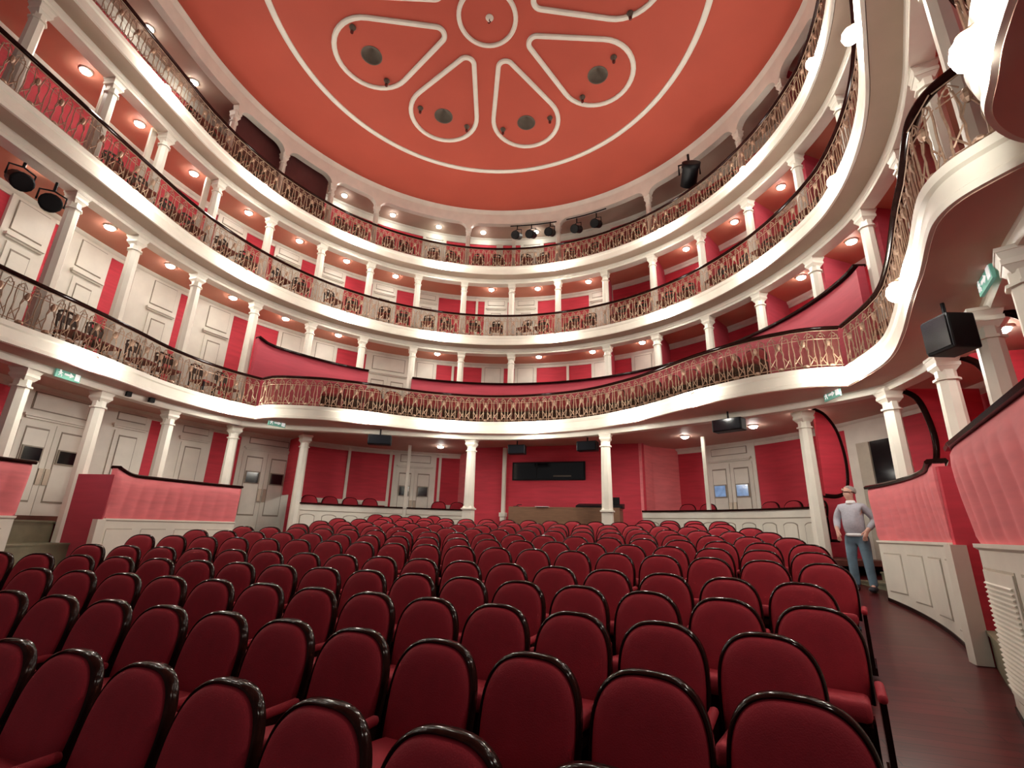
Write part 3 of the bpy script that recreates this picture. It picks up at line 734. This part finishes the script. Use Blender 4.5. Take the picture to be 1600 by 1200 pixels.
# ------------------------------------------------------------------ lower balcony: inner padded parapets and front row of seats
def innerpar(a0, a1, lab, zc, up0=0, up1=0):
    t = thing('inner_parapet', lab, 'parapet', (0, 0, 0), 0, 'rose parapets behind the lower balcony seats')
    p = ring(a0, a1, 7.25); n = len(p)-1
    def dz(i):
        e0 = max(0, 1-i/n/.14); e1 = max(0, 1-(1-i/n)/.14); return up0*e0*e0+up1*e1*e1
    smooth_angle(MB().sweep(p, lambda i: [(-.02, 4.34), (-.05, 4.9), (-.10, 5.6), (-.10, zc-.08+dz(i)), (-.04, zc+dz(i)), (.05, zc+dz(i)), (.05, 4.34)]).build('padded_front', 'rose', t), 50)
    MB().sweep(p, lambda i: [(-.14, zc-.01+dz(i)), (-.14, zc+.035+dz(i)), (.08, zc+.035+dz(i)), (.08, zc-.01+dz(i))]).build('cap', 'dark', t)
innerpar(-77.6, -50.6, 'rose parapet with dark cap behind the left part of the balcony seats', 6.33, .12, 0)
innerpar(-39.2, 77.8, 'long rose parapet with dark cap behind the middle and right balcony seats', 6.33, 0, .05)

# stalls and balcony seat -------------------------------------------------------
def back_outline(w, z0, zs, zt, n=36, e=2.4):
    pts = [(-w*.97, z0)]
    for i in range(n+1):
        t = pi - pi*i/n; c, s = cos(t), sin(t)
        pts.append((w*(abs(c)**(2/e))*(1 if c > 0 else -1), zs+(zt-zs)*abs(s)**(2/e)))
    pts.append((w*.97, z0)); return pts
def make_seat(lab, group):
    t = thing('theatre_seat', lab, 'seat', (0, 0, 0), 0, group)
    sh = lambda y, z: y+(z-.40)*.22
    base = back_outline(.238, .40, .60, .876, e=2.75); nb = len(base); czc = .62
    mb = MB(); ringsdef = [(0, .02), (0, -.012), (.006, -.03), (.018, -.042), (.045, -.052), (.09, -.058), (.15, -.060)]
    for ins, y in ringsdef:
        k1 = (.238-ins)/.238; k2 = (.24-ins)/.24
        for x, z in base:
            zz = czc+(z-czc)*k2; mb.v.append((x*k1, sh(y, zz), zz))
    for b in range(len(ringsdef)-1):
        for i in range(nb): mb.f.append((b*nb+i, b*nb+(i+1) % nb, (b+1)*nb+(i+1) % nb, (b+1)*nb+i))
    mb.f.append(tuple((len(ringsdef)-1)*nb+i for i in range(nb))); mb.f.append(tuple(range(nb-1, -1, -1)))
    mb.build('backrest', 'seat', t, True)
    mb = MB(); prof = [(-.004, -.005), (.001, -.020), (.007, -.027), (.013, -.021), (.017, -.004), (.017, .026), (.008, .036)]
    for off, y in prof:
        for x, z in base:
            k1 = (.238+off)/.238; k2 = (.248+off)/.248; zz = czc+(z-czc)*k2 if z > czc else z; mb.v.append((x*k1, sh(y, zz), zz))
    for b in range(len(prof)-1):
        for i in range(nb-1): mb.f.append((b*nb+i, b*nb+i+1, (b+1)*nb+i+1, (b+1)*nb+i))
    mb.f.append(tuple((len(prof)-1)*nb+i for i in range(nb)))
    smooth_angle(mb.build('back_frame', 'dark', t), 60)
    mb = MB(); m4 = Matrix.Translation((0, -.215, .43)) @ Matrix.Rotation(rad(-7), 4, 'X')
    mb.box(0, 0, 0, .44, .44, .10, m4); mb.build('seat_cushion', 'seat', t, True, bevel=.03)
    mb = MB(); mb.box(0, -.20, .36, .43, .40, .05); mb.box(0, -.13, .18, .46, .16, .35); mb.build('seat_pan_and_shade_fill', 'dark', t)  # lower block is added to keep the space under the cushion dark
    def arm(x):
        mb = MB(); mb.box(x, -.19, .515, .046, .34, .045); a_ = mb.build('armrest', 'seat', t, True, bevel=.018)
        mb = MB(); mb.box(x, -.15, .26, .030, .30, .48); mb.box(x, -.02, .03, .05, .45, .06); mb.build('side_support', 'dark', t)
    arm(.275)
    return t
SEAT = make_seat('burgundy velvet seat', 'burgundy stalls seats')
used = [False]
def place_seat(x, y, z, rz, lab, group):
    if not used[0]:
        used[0] = True; SEAT.location = (x, y, z); SEAT.rotation_euler = (0, 0, rz); SEAT['label'] = lab; SEAT['group'] = group; return SEAT
    return dup(SEAT, (x, y, z), rz, lab, group)
# rows: (arc curvature, apex v, top height above the camera plane, arc position of the last seat on the right, number of seats)
ROWS = [(.050, -5.858, .947, 2.791+.55, 7), (.050, -5.062, 1.026, 3.969, 11), (.051, -4.23, 1.102, 4.002, 13), (.058, -3.339, 1.173, 4.428, 17), (.056, -2.443, 1.248, 4.536, 17),
        (.057, -1.172, 1.359, 5.01, 19), (.056, -.318, 1.443, 5.108, 19), (.056, .53, 1.52, 5.25, 19), (.056, 1.38, 1.596, 5.2, 18), (.056, 2.23, 1.673, 5.05, 18), (.056, 3.08, 1.749, 4.9, 18), (.056, 3.93, 1.826, 4.5, 16)]
for k_, (cv, s, zt, l1, n) in enumerate(ROWS):
    for i in range(n):
        l = l1-.55*i; a = cv*l; x = sin(a)/cv; y = s-(1-cos(a))/cv
        bx, by = sin(a), cos(a); of = -.115
        row = 'nearest row' if k_ == 0 else ('rearmost full row' if k_ == 11 else '%s row from the camera' % ORD[k_])
        place_seat(x+bx*of, y+by*of, zt-.895, -a, 'burgundy velvet stalls seat, %s from the right end of the %s' % (ORD[i], row), 'burgundy stalls seats')
for sgn, nm in ((1, 'right'), (-1, 'left')):
    for i in range(4):
        l = sgn*(2.85+.55*i); a = .056*l; x = sin(a)/.056; y = 4.78-(1-cos(a))/.056
        place_seat(x-sin(a)*.115, y-cos(a)*.115, 1.90-.895, -a, 'burgundy velvet seat in the short last row, %s from the middle on the %s' % (ORD[i], nm), 'burgundy stalls seats')
# seats inside the rear boxes
for i, a in enumerate((-58.6, -54.2, -49.8, -45.4, -29.5, -25.1, 29.0, 33.4, 46.0, 50.4, 54.8)):
    x, y = P(7.86, a)
    place_seat(x, y, 1.52, face_rz(a), 'burgundy seat inside the rear boxes, %s from the left' % ORD[i], 'seats in the rear boxes')
# front row of the lower balcony
bal = along(inset(T1C, .95), .56, .9, .9)
for i, (x, y, a, st) in enumerate(bal):
    place_seat(x, y, 4.50, a, 'red velvet seat behind the lower balcony railing, %s from the left' % ORD[min(i, 27)], 'seats on the lower balcony')

# box chairs
def make_chair(lab, group):
    t = thing('box_chair', lab, 'chair', (0, 0, 0), 0, group)
    MB().box(0, -.02, .45, .42, .42, .05).build('seat', 'chairred', t, bevel=.012)
    for sx in (-1, 1):
        MB().tube([(sx*.19, -.21, 0), (sx*.19, -.21, .43)], .018, 6).build('leg', 'black', t)
        MB().tube([(sx*.19, .19, 0), (sx*.19, .19, .45), (sx*.185, .24, .80)], .018, 6).build('leg', 'black', t)
    mb = MB()
    mb.tube([(-.19, .235, .76), (-.17, .25, .86), (-.08, .255, .91), (.08, .255, .91), (.17, .25, .86), (.19, .235, .76)], .024, 6)
    for q in (-.10, 0, .10): mb.tube([(q, .20, .50), (q, .25, .90)], .016, 5)
    mb.box(0, .235, .74, .36, .025, .13); mb.build('backrest', 'black', t)
    return t
CH = None
def chair(x, y, z, rz, lab, group):
    global CH
    if CH is None: CH = make_chair(lab, group); CH.location = (x, y, z); CH.rotation_euler = (0, 0, rz)
    else: dup(CH, (x, y, z), rz, lab, group)
for nm, z, ang, rr in (('middle', 7.95, tiers['middle']['ang'][1:]+[90], 7.30), ('top', 10.7, [-104, -91.4, -78.5, -65.5, -52.6, -39.6, -26.7, -13.2, 0, 13.3, 26.4, 39.5, 52.2], 7.30)):
    i = 0
    for a0, a1 in zip(ang, ang[1:]):
        for q, w in ((.30, 'left'), (.70, 'right')):
            a = a0+(a1-a0)*q+random.uniform(-.6, .6)
            chair(*P(rr, a), z, face_rz(a)+random.uniform(-.35, .35), 'dark chair behind the %s tier railing, %s one in the %s bay from the left' % (nm, w, ORD[i]), 'chairs in the %s tier boxes' % nm)
        i += 1
for side, angs in (('left', [-114.4, -103.6, -91, -79]), ('right', [82, 89.6, 102.6, 114])):
    i = 0
    for a0, a1 in zip(angs, angs[1:]):
        for q, w in ((.3, 'left'), (.7, 'right')):
            a = a0+(a1-a0)*q
            chair(*P(7.15, a), 4.34, face_rz(a)+random.uniform(-.3, .3), 'dark chair in the %s arm of the lower balcony, %s one in the %s bay' % (side, w, ORD[i]), 'chairs in the lower balcony boxes')
        i += 1

# ------------------------------------------------------------------ rear of the stalls: booth window, desk, loudspeakers
t = thing('booth_window', 'long black control booth window in the red back wall', 'window', (-.12, 6.65, 3.34))
MB().box(0, -.015, 0, 2.30, .05, .56).build('frame', 'black', t); MB().box(0, -.045, 0, 2.2, .02, .48).build('pane', 'glass', t)
MB().box(-.35, -.06, 0, .02, .02, .48).build('mullion', 'black', t); MB().box(.45, -.062, -.16, .55, .02, .04).build('equipment_edge', 'stone', t)
t = thing('mixing_desk', 'brown wooden mixing counter in front of the red back wall', 'counter', (.62, 5.3, fz(5)))
MB().box(0, 0, .56, 3.05, .06, 1.15).build('front_board', 'desk', t); MB().box(0, .4, 1.16, 3.05, .85, .04).build('worktop', 'desk', t)
MB().box(-1.5, .4, .56, .05, .8, 1.12).build('side_board', 'desk', t); MB().box(1.5, .4, .56, .05, .8, 1.12).build('side_board', 'desk', t)
zt = fz(5)+1.18
t = thing('mixing_console', 'black sound console at the right end of the brown counter', 'console', (1.6, 5.55, zt))
mb = MB(); mb.add([(-.62, -.22, 0), (.62, -.22, 0), (.62, .3, 0), (-.62, .3, 0), (-.62, -.22, .05), (.62, -.22, .05), (.62, .3, .13), (-.62, .3, .13)], [(0, 3, 2, 1), (4, 5, 6, 7), (0, 1, 5, 4), (1, 2, 6, 5), (2, 3, 7, 6), (3, 0, 4, 7)])
mb.build('body', 'black', t); MB().box(.3, .24, .2, .4, .03, .2).build('meter_bridge', 'black', t)
tag(MB().box(0, 0, 0, .36, .25, .01).build('paper_sheet', 'paper'), 'white paper sheet on the brown counter', 'paper'); bpy.data.objects['paper_sheet'].location = (.05, 5.35, zt+.008)
t = thing('desk_lamp', 'small black lamp at the left end of the brown counter', 'lamp', (-.75, 5.5, zt))
MB().lathe([(.09, 0), (.09, .02), (.02, .03)], 14).build('base', 'black', t); MB().tube([(0, 0, .02), (.04, 0, .06), (.16, 0, .06)], .012, 6).build('arm', 'black', t)
def speaker(x, y, z, rz, lab, w=.46, h=.26, d=.26, m='black'):
    t = thing('loudspeaker', lab, 'loudspeaker', (x, y, z), rz, 'black hanging loudspeakers')
    MB().box(0, 0, 0, w, d, h).build('cabinet', 'black', t, bevel=.02); MB().box(0, -d/2-.006, 0, w*.9, .015, h*.85).build('grille', 'glass', t)
    MB().tube([(0, 0, h/2), (0, 0, h/2+.18)], .02, 6).build('mount', 'black', t); return t
speaker(-3.99, 3.3, 3.82, .5, 'black loudspeaker under the balcony above the rear left rose panels', .62)
speaker(-.67, 5.2, 3.78, .1, 'black loudspeaker under the balcony, left of the booth window top', .5)
speaker(1.4, 4.95, 3.78, -.15, 'black loudspeaker beside the column at the desk', .55)
speaker(4.72, 3.05, 3.82, -.5, 'black loudspeaker under the balcony left of the rear right door', .62)
speaker(6.5, -1.75, 3.74, -1.25, 'black loudspeaker on the beam at the right arm', .34, .40, .30)
for i, (x, y, w) in enumerate([(-7.1, -1.25, 'left'), (-7.12, -.75, 'right')]):
    tag(MB().box(x, y, 4.08, .08, .1, .12).build('sensor_box', 'black'), 'tiny dark box on the beam above the left door, %s one' % w, 'sensor', 'small boxes on the left beam')
# exit signs
def exit_sign(a, r, z, lab, arrow=1):
    t = thing('exit_sign', lab, 'exit sign', (*P(r, a), z), face_rz(a), 'green exit signs')
    MB().box(0, 0, 0, .46, .03, .17).build('plate', 'green', t)
    mb = MB(); y = -.019
    mb.box(-.03, y, .0, .10, .006, .035); mb.add([(.02+.0, y, -.045), (.10, y, 0), (.02, y, .045), (.02, y-.004, -.045), (.10, y-.004, 0), (.02, y-.004, .045)], [(0, 1, 2), (3, 5, 4), (0, 3, 4, 1), (1, 4, 5, 2), (2, 5, 3, 0)])
    mb.box(.165, y, 0, .09, .006, .12)
    mb.build('arrow_and_doorway', 'white', t)
    mb = MB(); mb.box(-.16, y, .045, .03, .006, .03); mb.box(-.155, y, .005, .035, .006, .05, Matrix.Identity(4))
    mb.tube([(-.155, y, .0), (-.185, y, -.05)], .008, 4); mb.tube([(-.15, y, -.01), (-.12, y, -.03), (-.13, y, -.06)], .008, 4); mb.tube([(-.15, y, .02), (-.115, y, .01)], .007, 4); mb.tube([(-.165, y, .02), (-.195, y, .0)], .007, 4)
    mb.build('running_figure', 'white', t); return t
exit_sign(-73, 6.52, 4.09, 'green exit sign on the beam above the left double door')
exit_sign(73.6, 6.62, 4.08, 'green exit sign on the beam above the standing man')
exit_sign(-110, 7.2, 4.06, 'green exit sign on the beam above the left stair passage')
exit_sign(109.5, 7.36, 4.06, 'green exit sign on the beam at the right arm')

# stage spotlights
def spotlight(x, y, z, rz, tilt, lab, k=1.3):
    t = thing('stage_spotlight', lab, 'spotlight', (x, y, z), rz, 'black stage spotlights'); t.scale = (k, k, k)
    m4 = Matrix.Rotation(tilt, 4, 'X') @ Matrix.Rotation(pi/2, 4, 'X')
    MB().lathe([(.07, -.17), (.11, -.15), (.11, .08), (.125, .10), (.125, .16), (.10, .16)], 14, M4=m4).build('housing', 'black', t, True)
    MB().lathe([(.098, .135), (.05, .15), (.01, .155)], 14, M4=m4).build('lens', 'glass', t, True)
    MB().tube([(-.14, 0, 0), (-.14, 0, .16), (0, 0, .20), (.14, 0, .16), (.14, 0, 0)], .012, 6).build('yoke', 'black', t)
    MB().tube([(0, 0, .20), (0, 0, .34)], .018, 6).build('clamp', 'black', t); return t
zS = 12.16
for i, (a, lab) in enumerate([(-11.9, 'black stage spotlight hung in the top tier, leftmost of the five'), (-7.6, 'black stage spotlight in the top tier, second of the five'), (-1.9, 'black stage spotlight in the top tier, third of the five'),
                              (6.1, 'black stage spotlight in the top tier, fourth of the five'), (12, 'black stage spotlight in the top tier, rightmost of the five')]):
    spotlight(*P(7.25, a), zS+(.1 if i < 3 else .02), face_rz(a)+random.uniform(-.4, .4), rad(25), lab)
for a0, a1, lab in ((-14, 0, 'left'), (3, 15, 'right')):
    tag(MB().tube([(*P(7.25, a0+(a1-a0)*i/6), zS+.52) for i in range(7)], .022, 6).build('lighting_bar', 'black'), 'dark lighting bar carrying the %s spotlights of the top tier' % lab, 'bar', 'lighting bars')
spotlight(*P(7.1, 40.6), 12.15, face_rz(40.6)+.9, rad(-35), 'black stage spotlight alone on the right of the top tier', 2.2)
spotlight(-6.62, -3.61, 6.9, 1.2, rad(20), 'black stage spotlight under the middle tier at the left edge')
spotlight(-6.85, -4.0, 7.15, 1.5, rad(30), 'black stage spotlight behind another one at the left edge')
spot('small round lit lamp beside the spotlights at the left edge', -6.9, -3.75, 7.6)

# ------------------------------------------------------------------ the standing man
def skin_obj(name, verts, edges, radii, m, parent, root=0, lvl=2):
    me = bpy.data.meshes.new(name); me.from_pydata(verts, edges, []); me.update()
    o = bpy.data.objects.new(name, me); COL.objects.link(o); o.parent = parent
    o.modifiers.new('skin', 'SKIN').use_smooth_shade = True
    for i, r in enumerate(radii):
        rr = r if isinstance(r, tuple) else (r, r); me.skin_vertices[0].data[i].radius = rr
        me.skin_vertices[0].data[i].use_root = (i == root)
    s = o.modifiers.new('sub', 'SUBSURF'); s.levels = lvl; s.render_levels = lvl
    me.materials.append(M[m]); return o
f = Vector((-.60, -.80)).normalized(); ang = math.atan2(f.x, -f.y)
man = thing('person', 'grey haired man in pale grey sweater and jeans standing in the aisle, looking up', 'person', (6.45, 2.24, fz(2.24)), ang)
# local frame: forward = -y, his left = +x
V_ = []; E_ = []; R_ = []
def vv(p, r, frm=None):
    V_.append(p); R_.append(r)
    if frm is not None: E_.append((frm, len(V_)-1))
    return len(V_)-1
pel = vv((0, 0, .93), (.13, .10)); ab = vv((0, -.02, 1.08), (.135, .12), pel); ch = vv((0, .0, 1.28), (.145, .11), ab); nk0 = vv((0, .01, 1.42), (.07, .065), ch)
nk = vv((0, .0, 1.485), .052, nk0)
hx, hy = -.02, -.01   # head turned to his right and tipped back
h1 = vv((-.005, .0, 1.555), (.070, .075), nk); h2 = vv((-.012, .012, 1.625), (.080, .092), h1); h3 = vv((-.006, .03, 1.695), (.062, .075), h2)
hd = Vector((-.80, -.50, .34)).normalized()
ns = vv((h_ := (-.012+hd.x*.105, .012+hd.y*.105, 1.625+hd.z*.10)), .015, h2)
chn = vv((-.005+hd.x*.085, hd.y*.085, 1.565+.03), .024, h1)
for s in (-1, 1):
    sh_ = vv((s*.165, .01, 1.345), .055, ch)
    if s < 0:
        el = vv((s*.265, -.02, 1.12), .045, sh_); wr = vv((s*.215, -.165, .94), .033, el)
    else:
        el = vv((s*.31, .06, 1.13), .045, sh_); wr = vv((s*.215, -.12, .95), .033, el)
    pm = vv((V_[wr][0]-s*.03, V_[wr][1]-.035, V_[wr][2]-.07), .034, wr)
    for q in range(4):
        fx = -.03+.02*q; a0 = vv((V_[pm][0]+s*fx*.9, V_[pm][1]-.015+.004*q, V_[pm][2]-.05), .0095, pm); vv((V_[a0][0]-s*.004, V_[a0][1]+.006, V_[a0][2]-(.045-.006*abs(q-1.5))), .0085, a0)
    th_ = vv((V_[wr][0]-s*.06, V_[wr][1]-.05, V_[wr][2]-.04), .0105, wr); vv((V_[th_][0]-s*.012, V_[th_][1]-.01, V_[th_][2]-.035), .0095, th_)
    hip = vv((s*.09, 0, .88), .085, pel); kn = vv((s*.11, -.03+(.02 if s > 0 else 0), .50), .058, hip); an = vv((s*.125, .02, .10), .042, kn)
    toe = vv((s*.145, -.10, .045), .026, an)
body = skin_obj('body', V_, E_, R_, 'skin', man)
# sweater
SV = [(0, 0, .86), (0, -.012, .96), (0, -.035, 1.08), (0, -.015, 1.24), (0, .005, 1.36), (0, .01, 1.43)]; SR = [(.155, .125), (.172, .14), (.178, .158), (.172, .135), (.118, .095), (.070, .066)]
SE = [(0, 1), (1, 2), (2, 3), (3, 4), (4, 5)]
for s in (-1, 1):
    i0 = len(SV)
    if s < 0: SV += [(s*.165, .01, 1.345), (s*.225, 0, 1.25), (s*.262, -.01, 1.12), (s*.222, -.13, .965)]
    else: SV += [(s*.165, .01, 1.345), (s*.24, .03, 1.25), (s*.305, .05, 1.13), (s*.225, -.09, .975)]
    SR += [.072, .068, .060, .048]; SE += [(4, i0), (i0, i0+1), (i0+1, i0+2), (i0+2, i0+3)]
skin_obj('sweater', SV, SE, SR, 'sweater', man)
MB().lathe([(.075, 1.405), (.078, 1.42), (.070, 1.45), (.060, 1.462)], 16).build('shirt_collar', 'collar', man, True)
MB().lathe([(.135, .86), (.150, .865), (.155, .90), (.14, .91)], 20).build('shirt_hem', 'collar', man, True)
JV = [(0, 0, .95), (0, 0, .90)]; JR = [(.150, .12), (.150, .12)]; JE = [(0, 1)]
for s in (-1, 1):
    i0 = len(JV); JV += [(s*.095, 0, .80), (s*.112, -.03+(.02 if s > 0 else 0), .50), (s*.125, .015, .12), (s*.127, .01, .06)]; JR += [.105, .078, .066, .068]; JE += [(1, i0), (i0, i0+1), (i0+1, i0+2), (i0+2, i0+3)]
skin_obj('jeans', JV, JE, JR, 'jeans', man)
for s in (-1, 1):
    skin_obj('shoe', [(s*.125, .05, .045), (s*.132, -.06, .04), (s*.15, -.17, .035)], [(0, 1), (1, 2)], [(.060, .052), (.060, .048), (.050, .036)], 'shoe', man)
hm = MB(); n1, n2 = 14, 8; c0 = Vector((-.010, .012, 1.635))
up = Vector((-hd.x*.30, -hd.y*.30, .95)).normalized(); bk = -(hd - up*hd.dot(up)).normalized(); sd = up.cross(bk)
ctr = c0+bk*.02
for j in range(n2+1):
    ph = (pi*.60)*j/n2
    for i in range(n1):
        a = 2*pi*i/n1; w = .5+.5*cos(a); ext = ph*(.62+.38*w); d = up*cos(ext)*.090+(bk*cos(a)*.100+sd*sin(a)*.083)*sin(ext); hm.v.append(ctr+d)
for j in range(n2):
    for i in range(n1): hm.f.append((j*n1+i, j*n1+(i+1) % n1, (j+1)*n1+(i+1) % n1, (j+1)*n1+i))
hm.build('hair', 'hair', man, True)
side = sd
for s in (-1, 1):
    e = Vector((-.012, .012, 1.63))+hd*.086+side*s*.033+up*.014
    MB().lathe([(.0, -.008), (.008, -.004), (.009, .0), (.006, .006), (0, .008)], 8, M4=Matrix.Translation(e)).build('eye', 'black', man, True)
    e = Vector((-.008, .02, 1.615))+side*s*.086
    MB().lathe([(.006, -.034), (.018, -.02), (.022, .005), (.018, .026), (.006, .034)], 8, M4=Matrix.Translation(e)).build('ear', 'skin', man, True)
e = Vector((-.008, .006, 1.592))+hd*.090
MB().tube([e-side*.024, e+hd*.006, e+side*.024], .006, 6).build('mouth', 'bulbred', man, True)

# ------------------------------------------------------------------ camera, world, view
cam = bpy.data.cameras.new('camera'); cam.sensor_fit = 'HORIZONTAL'; cam.sensor_width = 36; cam.lens = 747.5/1600*36; cam.clip_start = .05
co = bpy.data.objects.new('camera', cam); COL.objects.link(co); scene.camera = co
pt, rl, yw = .2945, .02835, rad(18.9)
fx = Vector((-sin(yw), cos(yw), 0)); rx = Vector((cos(yw), sin(yw), 0)); zz = Vector((0, 0, 1))
fwd = fx*cos(pt)+zz*sin(pt); up0 = -fx*sin(pt)+zz*cos(pt)
right = rx*cos(rl)+up0*0+ (up0*0); right = rx*cos(rl)+zz*0
right0 = rx; r_ = right0*cos(rl)+up0*sin(rl); u_ = -right0*sin(rl)+up0*cos(rl)
co.matrix_world = Matrix(((r_.x, u_.x, -fwd.x, 3.567), (r_.y, u_.y, -fwd.y, -7.795), (r_.z, u_.z, -fwd.z, 1.6), (0, 0, 0, 1)))
w = bpy.data.worlds.new('world'); scene.world = w; w.use_nodes = True
w.node_tree.nodes['Background'].inputs['Color'].default_value = (1.0, .95, .92, 1); w.node_tree.nodes['Background'].inputs['Strength'].default_value = .12
vs = scene.view_settings; vs.view_transform = 'Standard'; vs.look = 'None'; vs.gamma = 1.0; vs.use_curve_mapping = False; vs.exposure = 0.47
scene.cycles.use_denoising = True
scene.cycles.max_bounces = 8; scene.cycles.diffuse_bounces = 5; scene.cycles.sample_clamp_indirect = 6.0
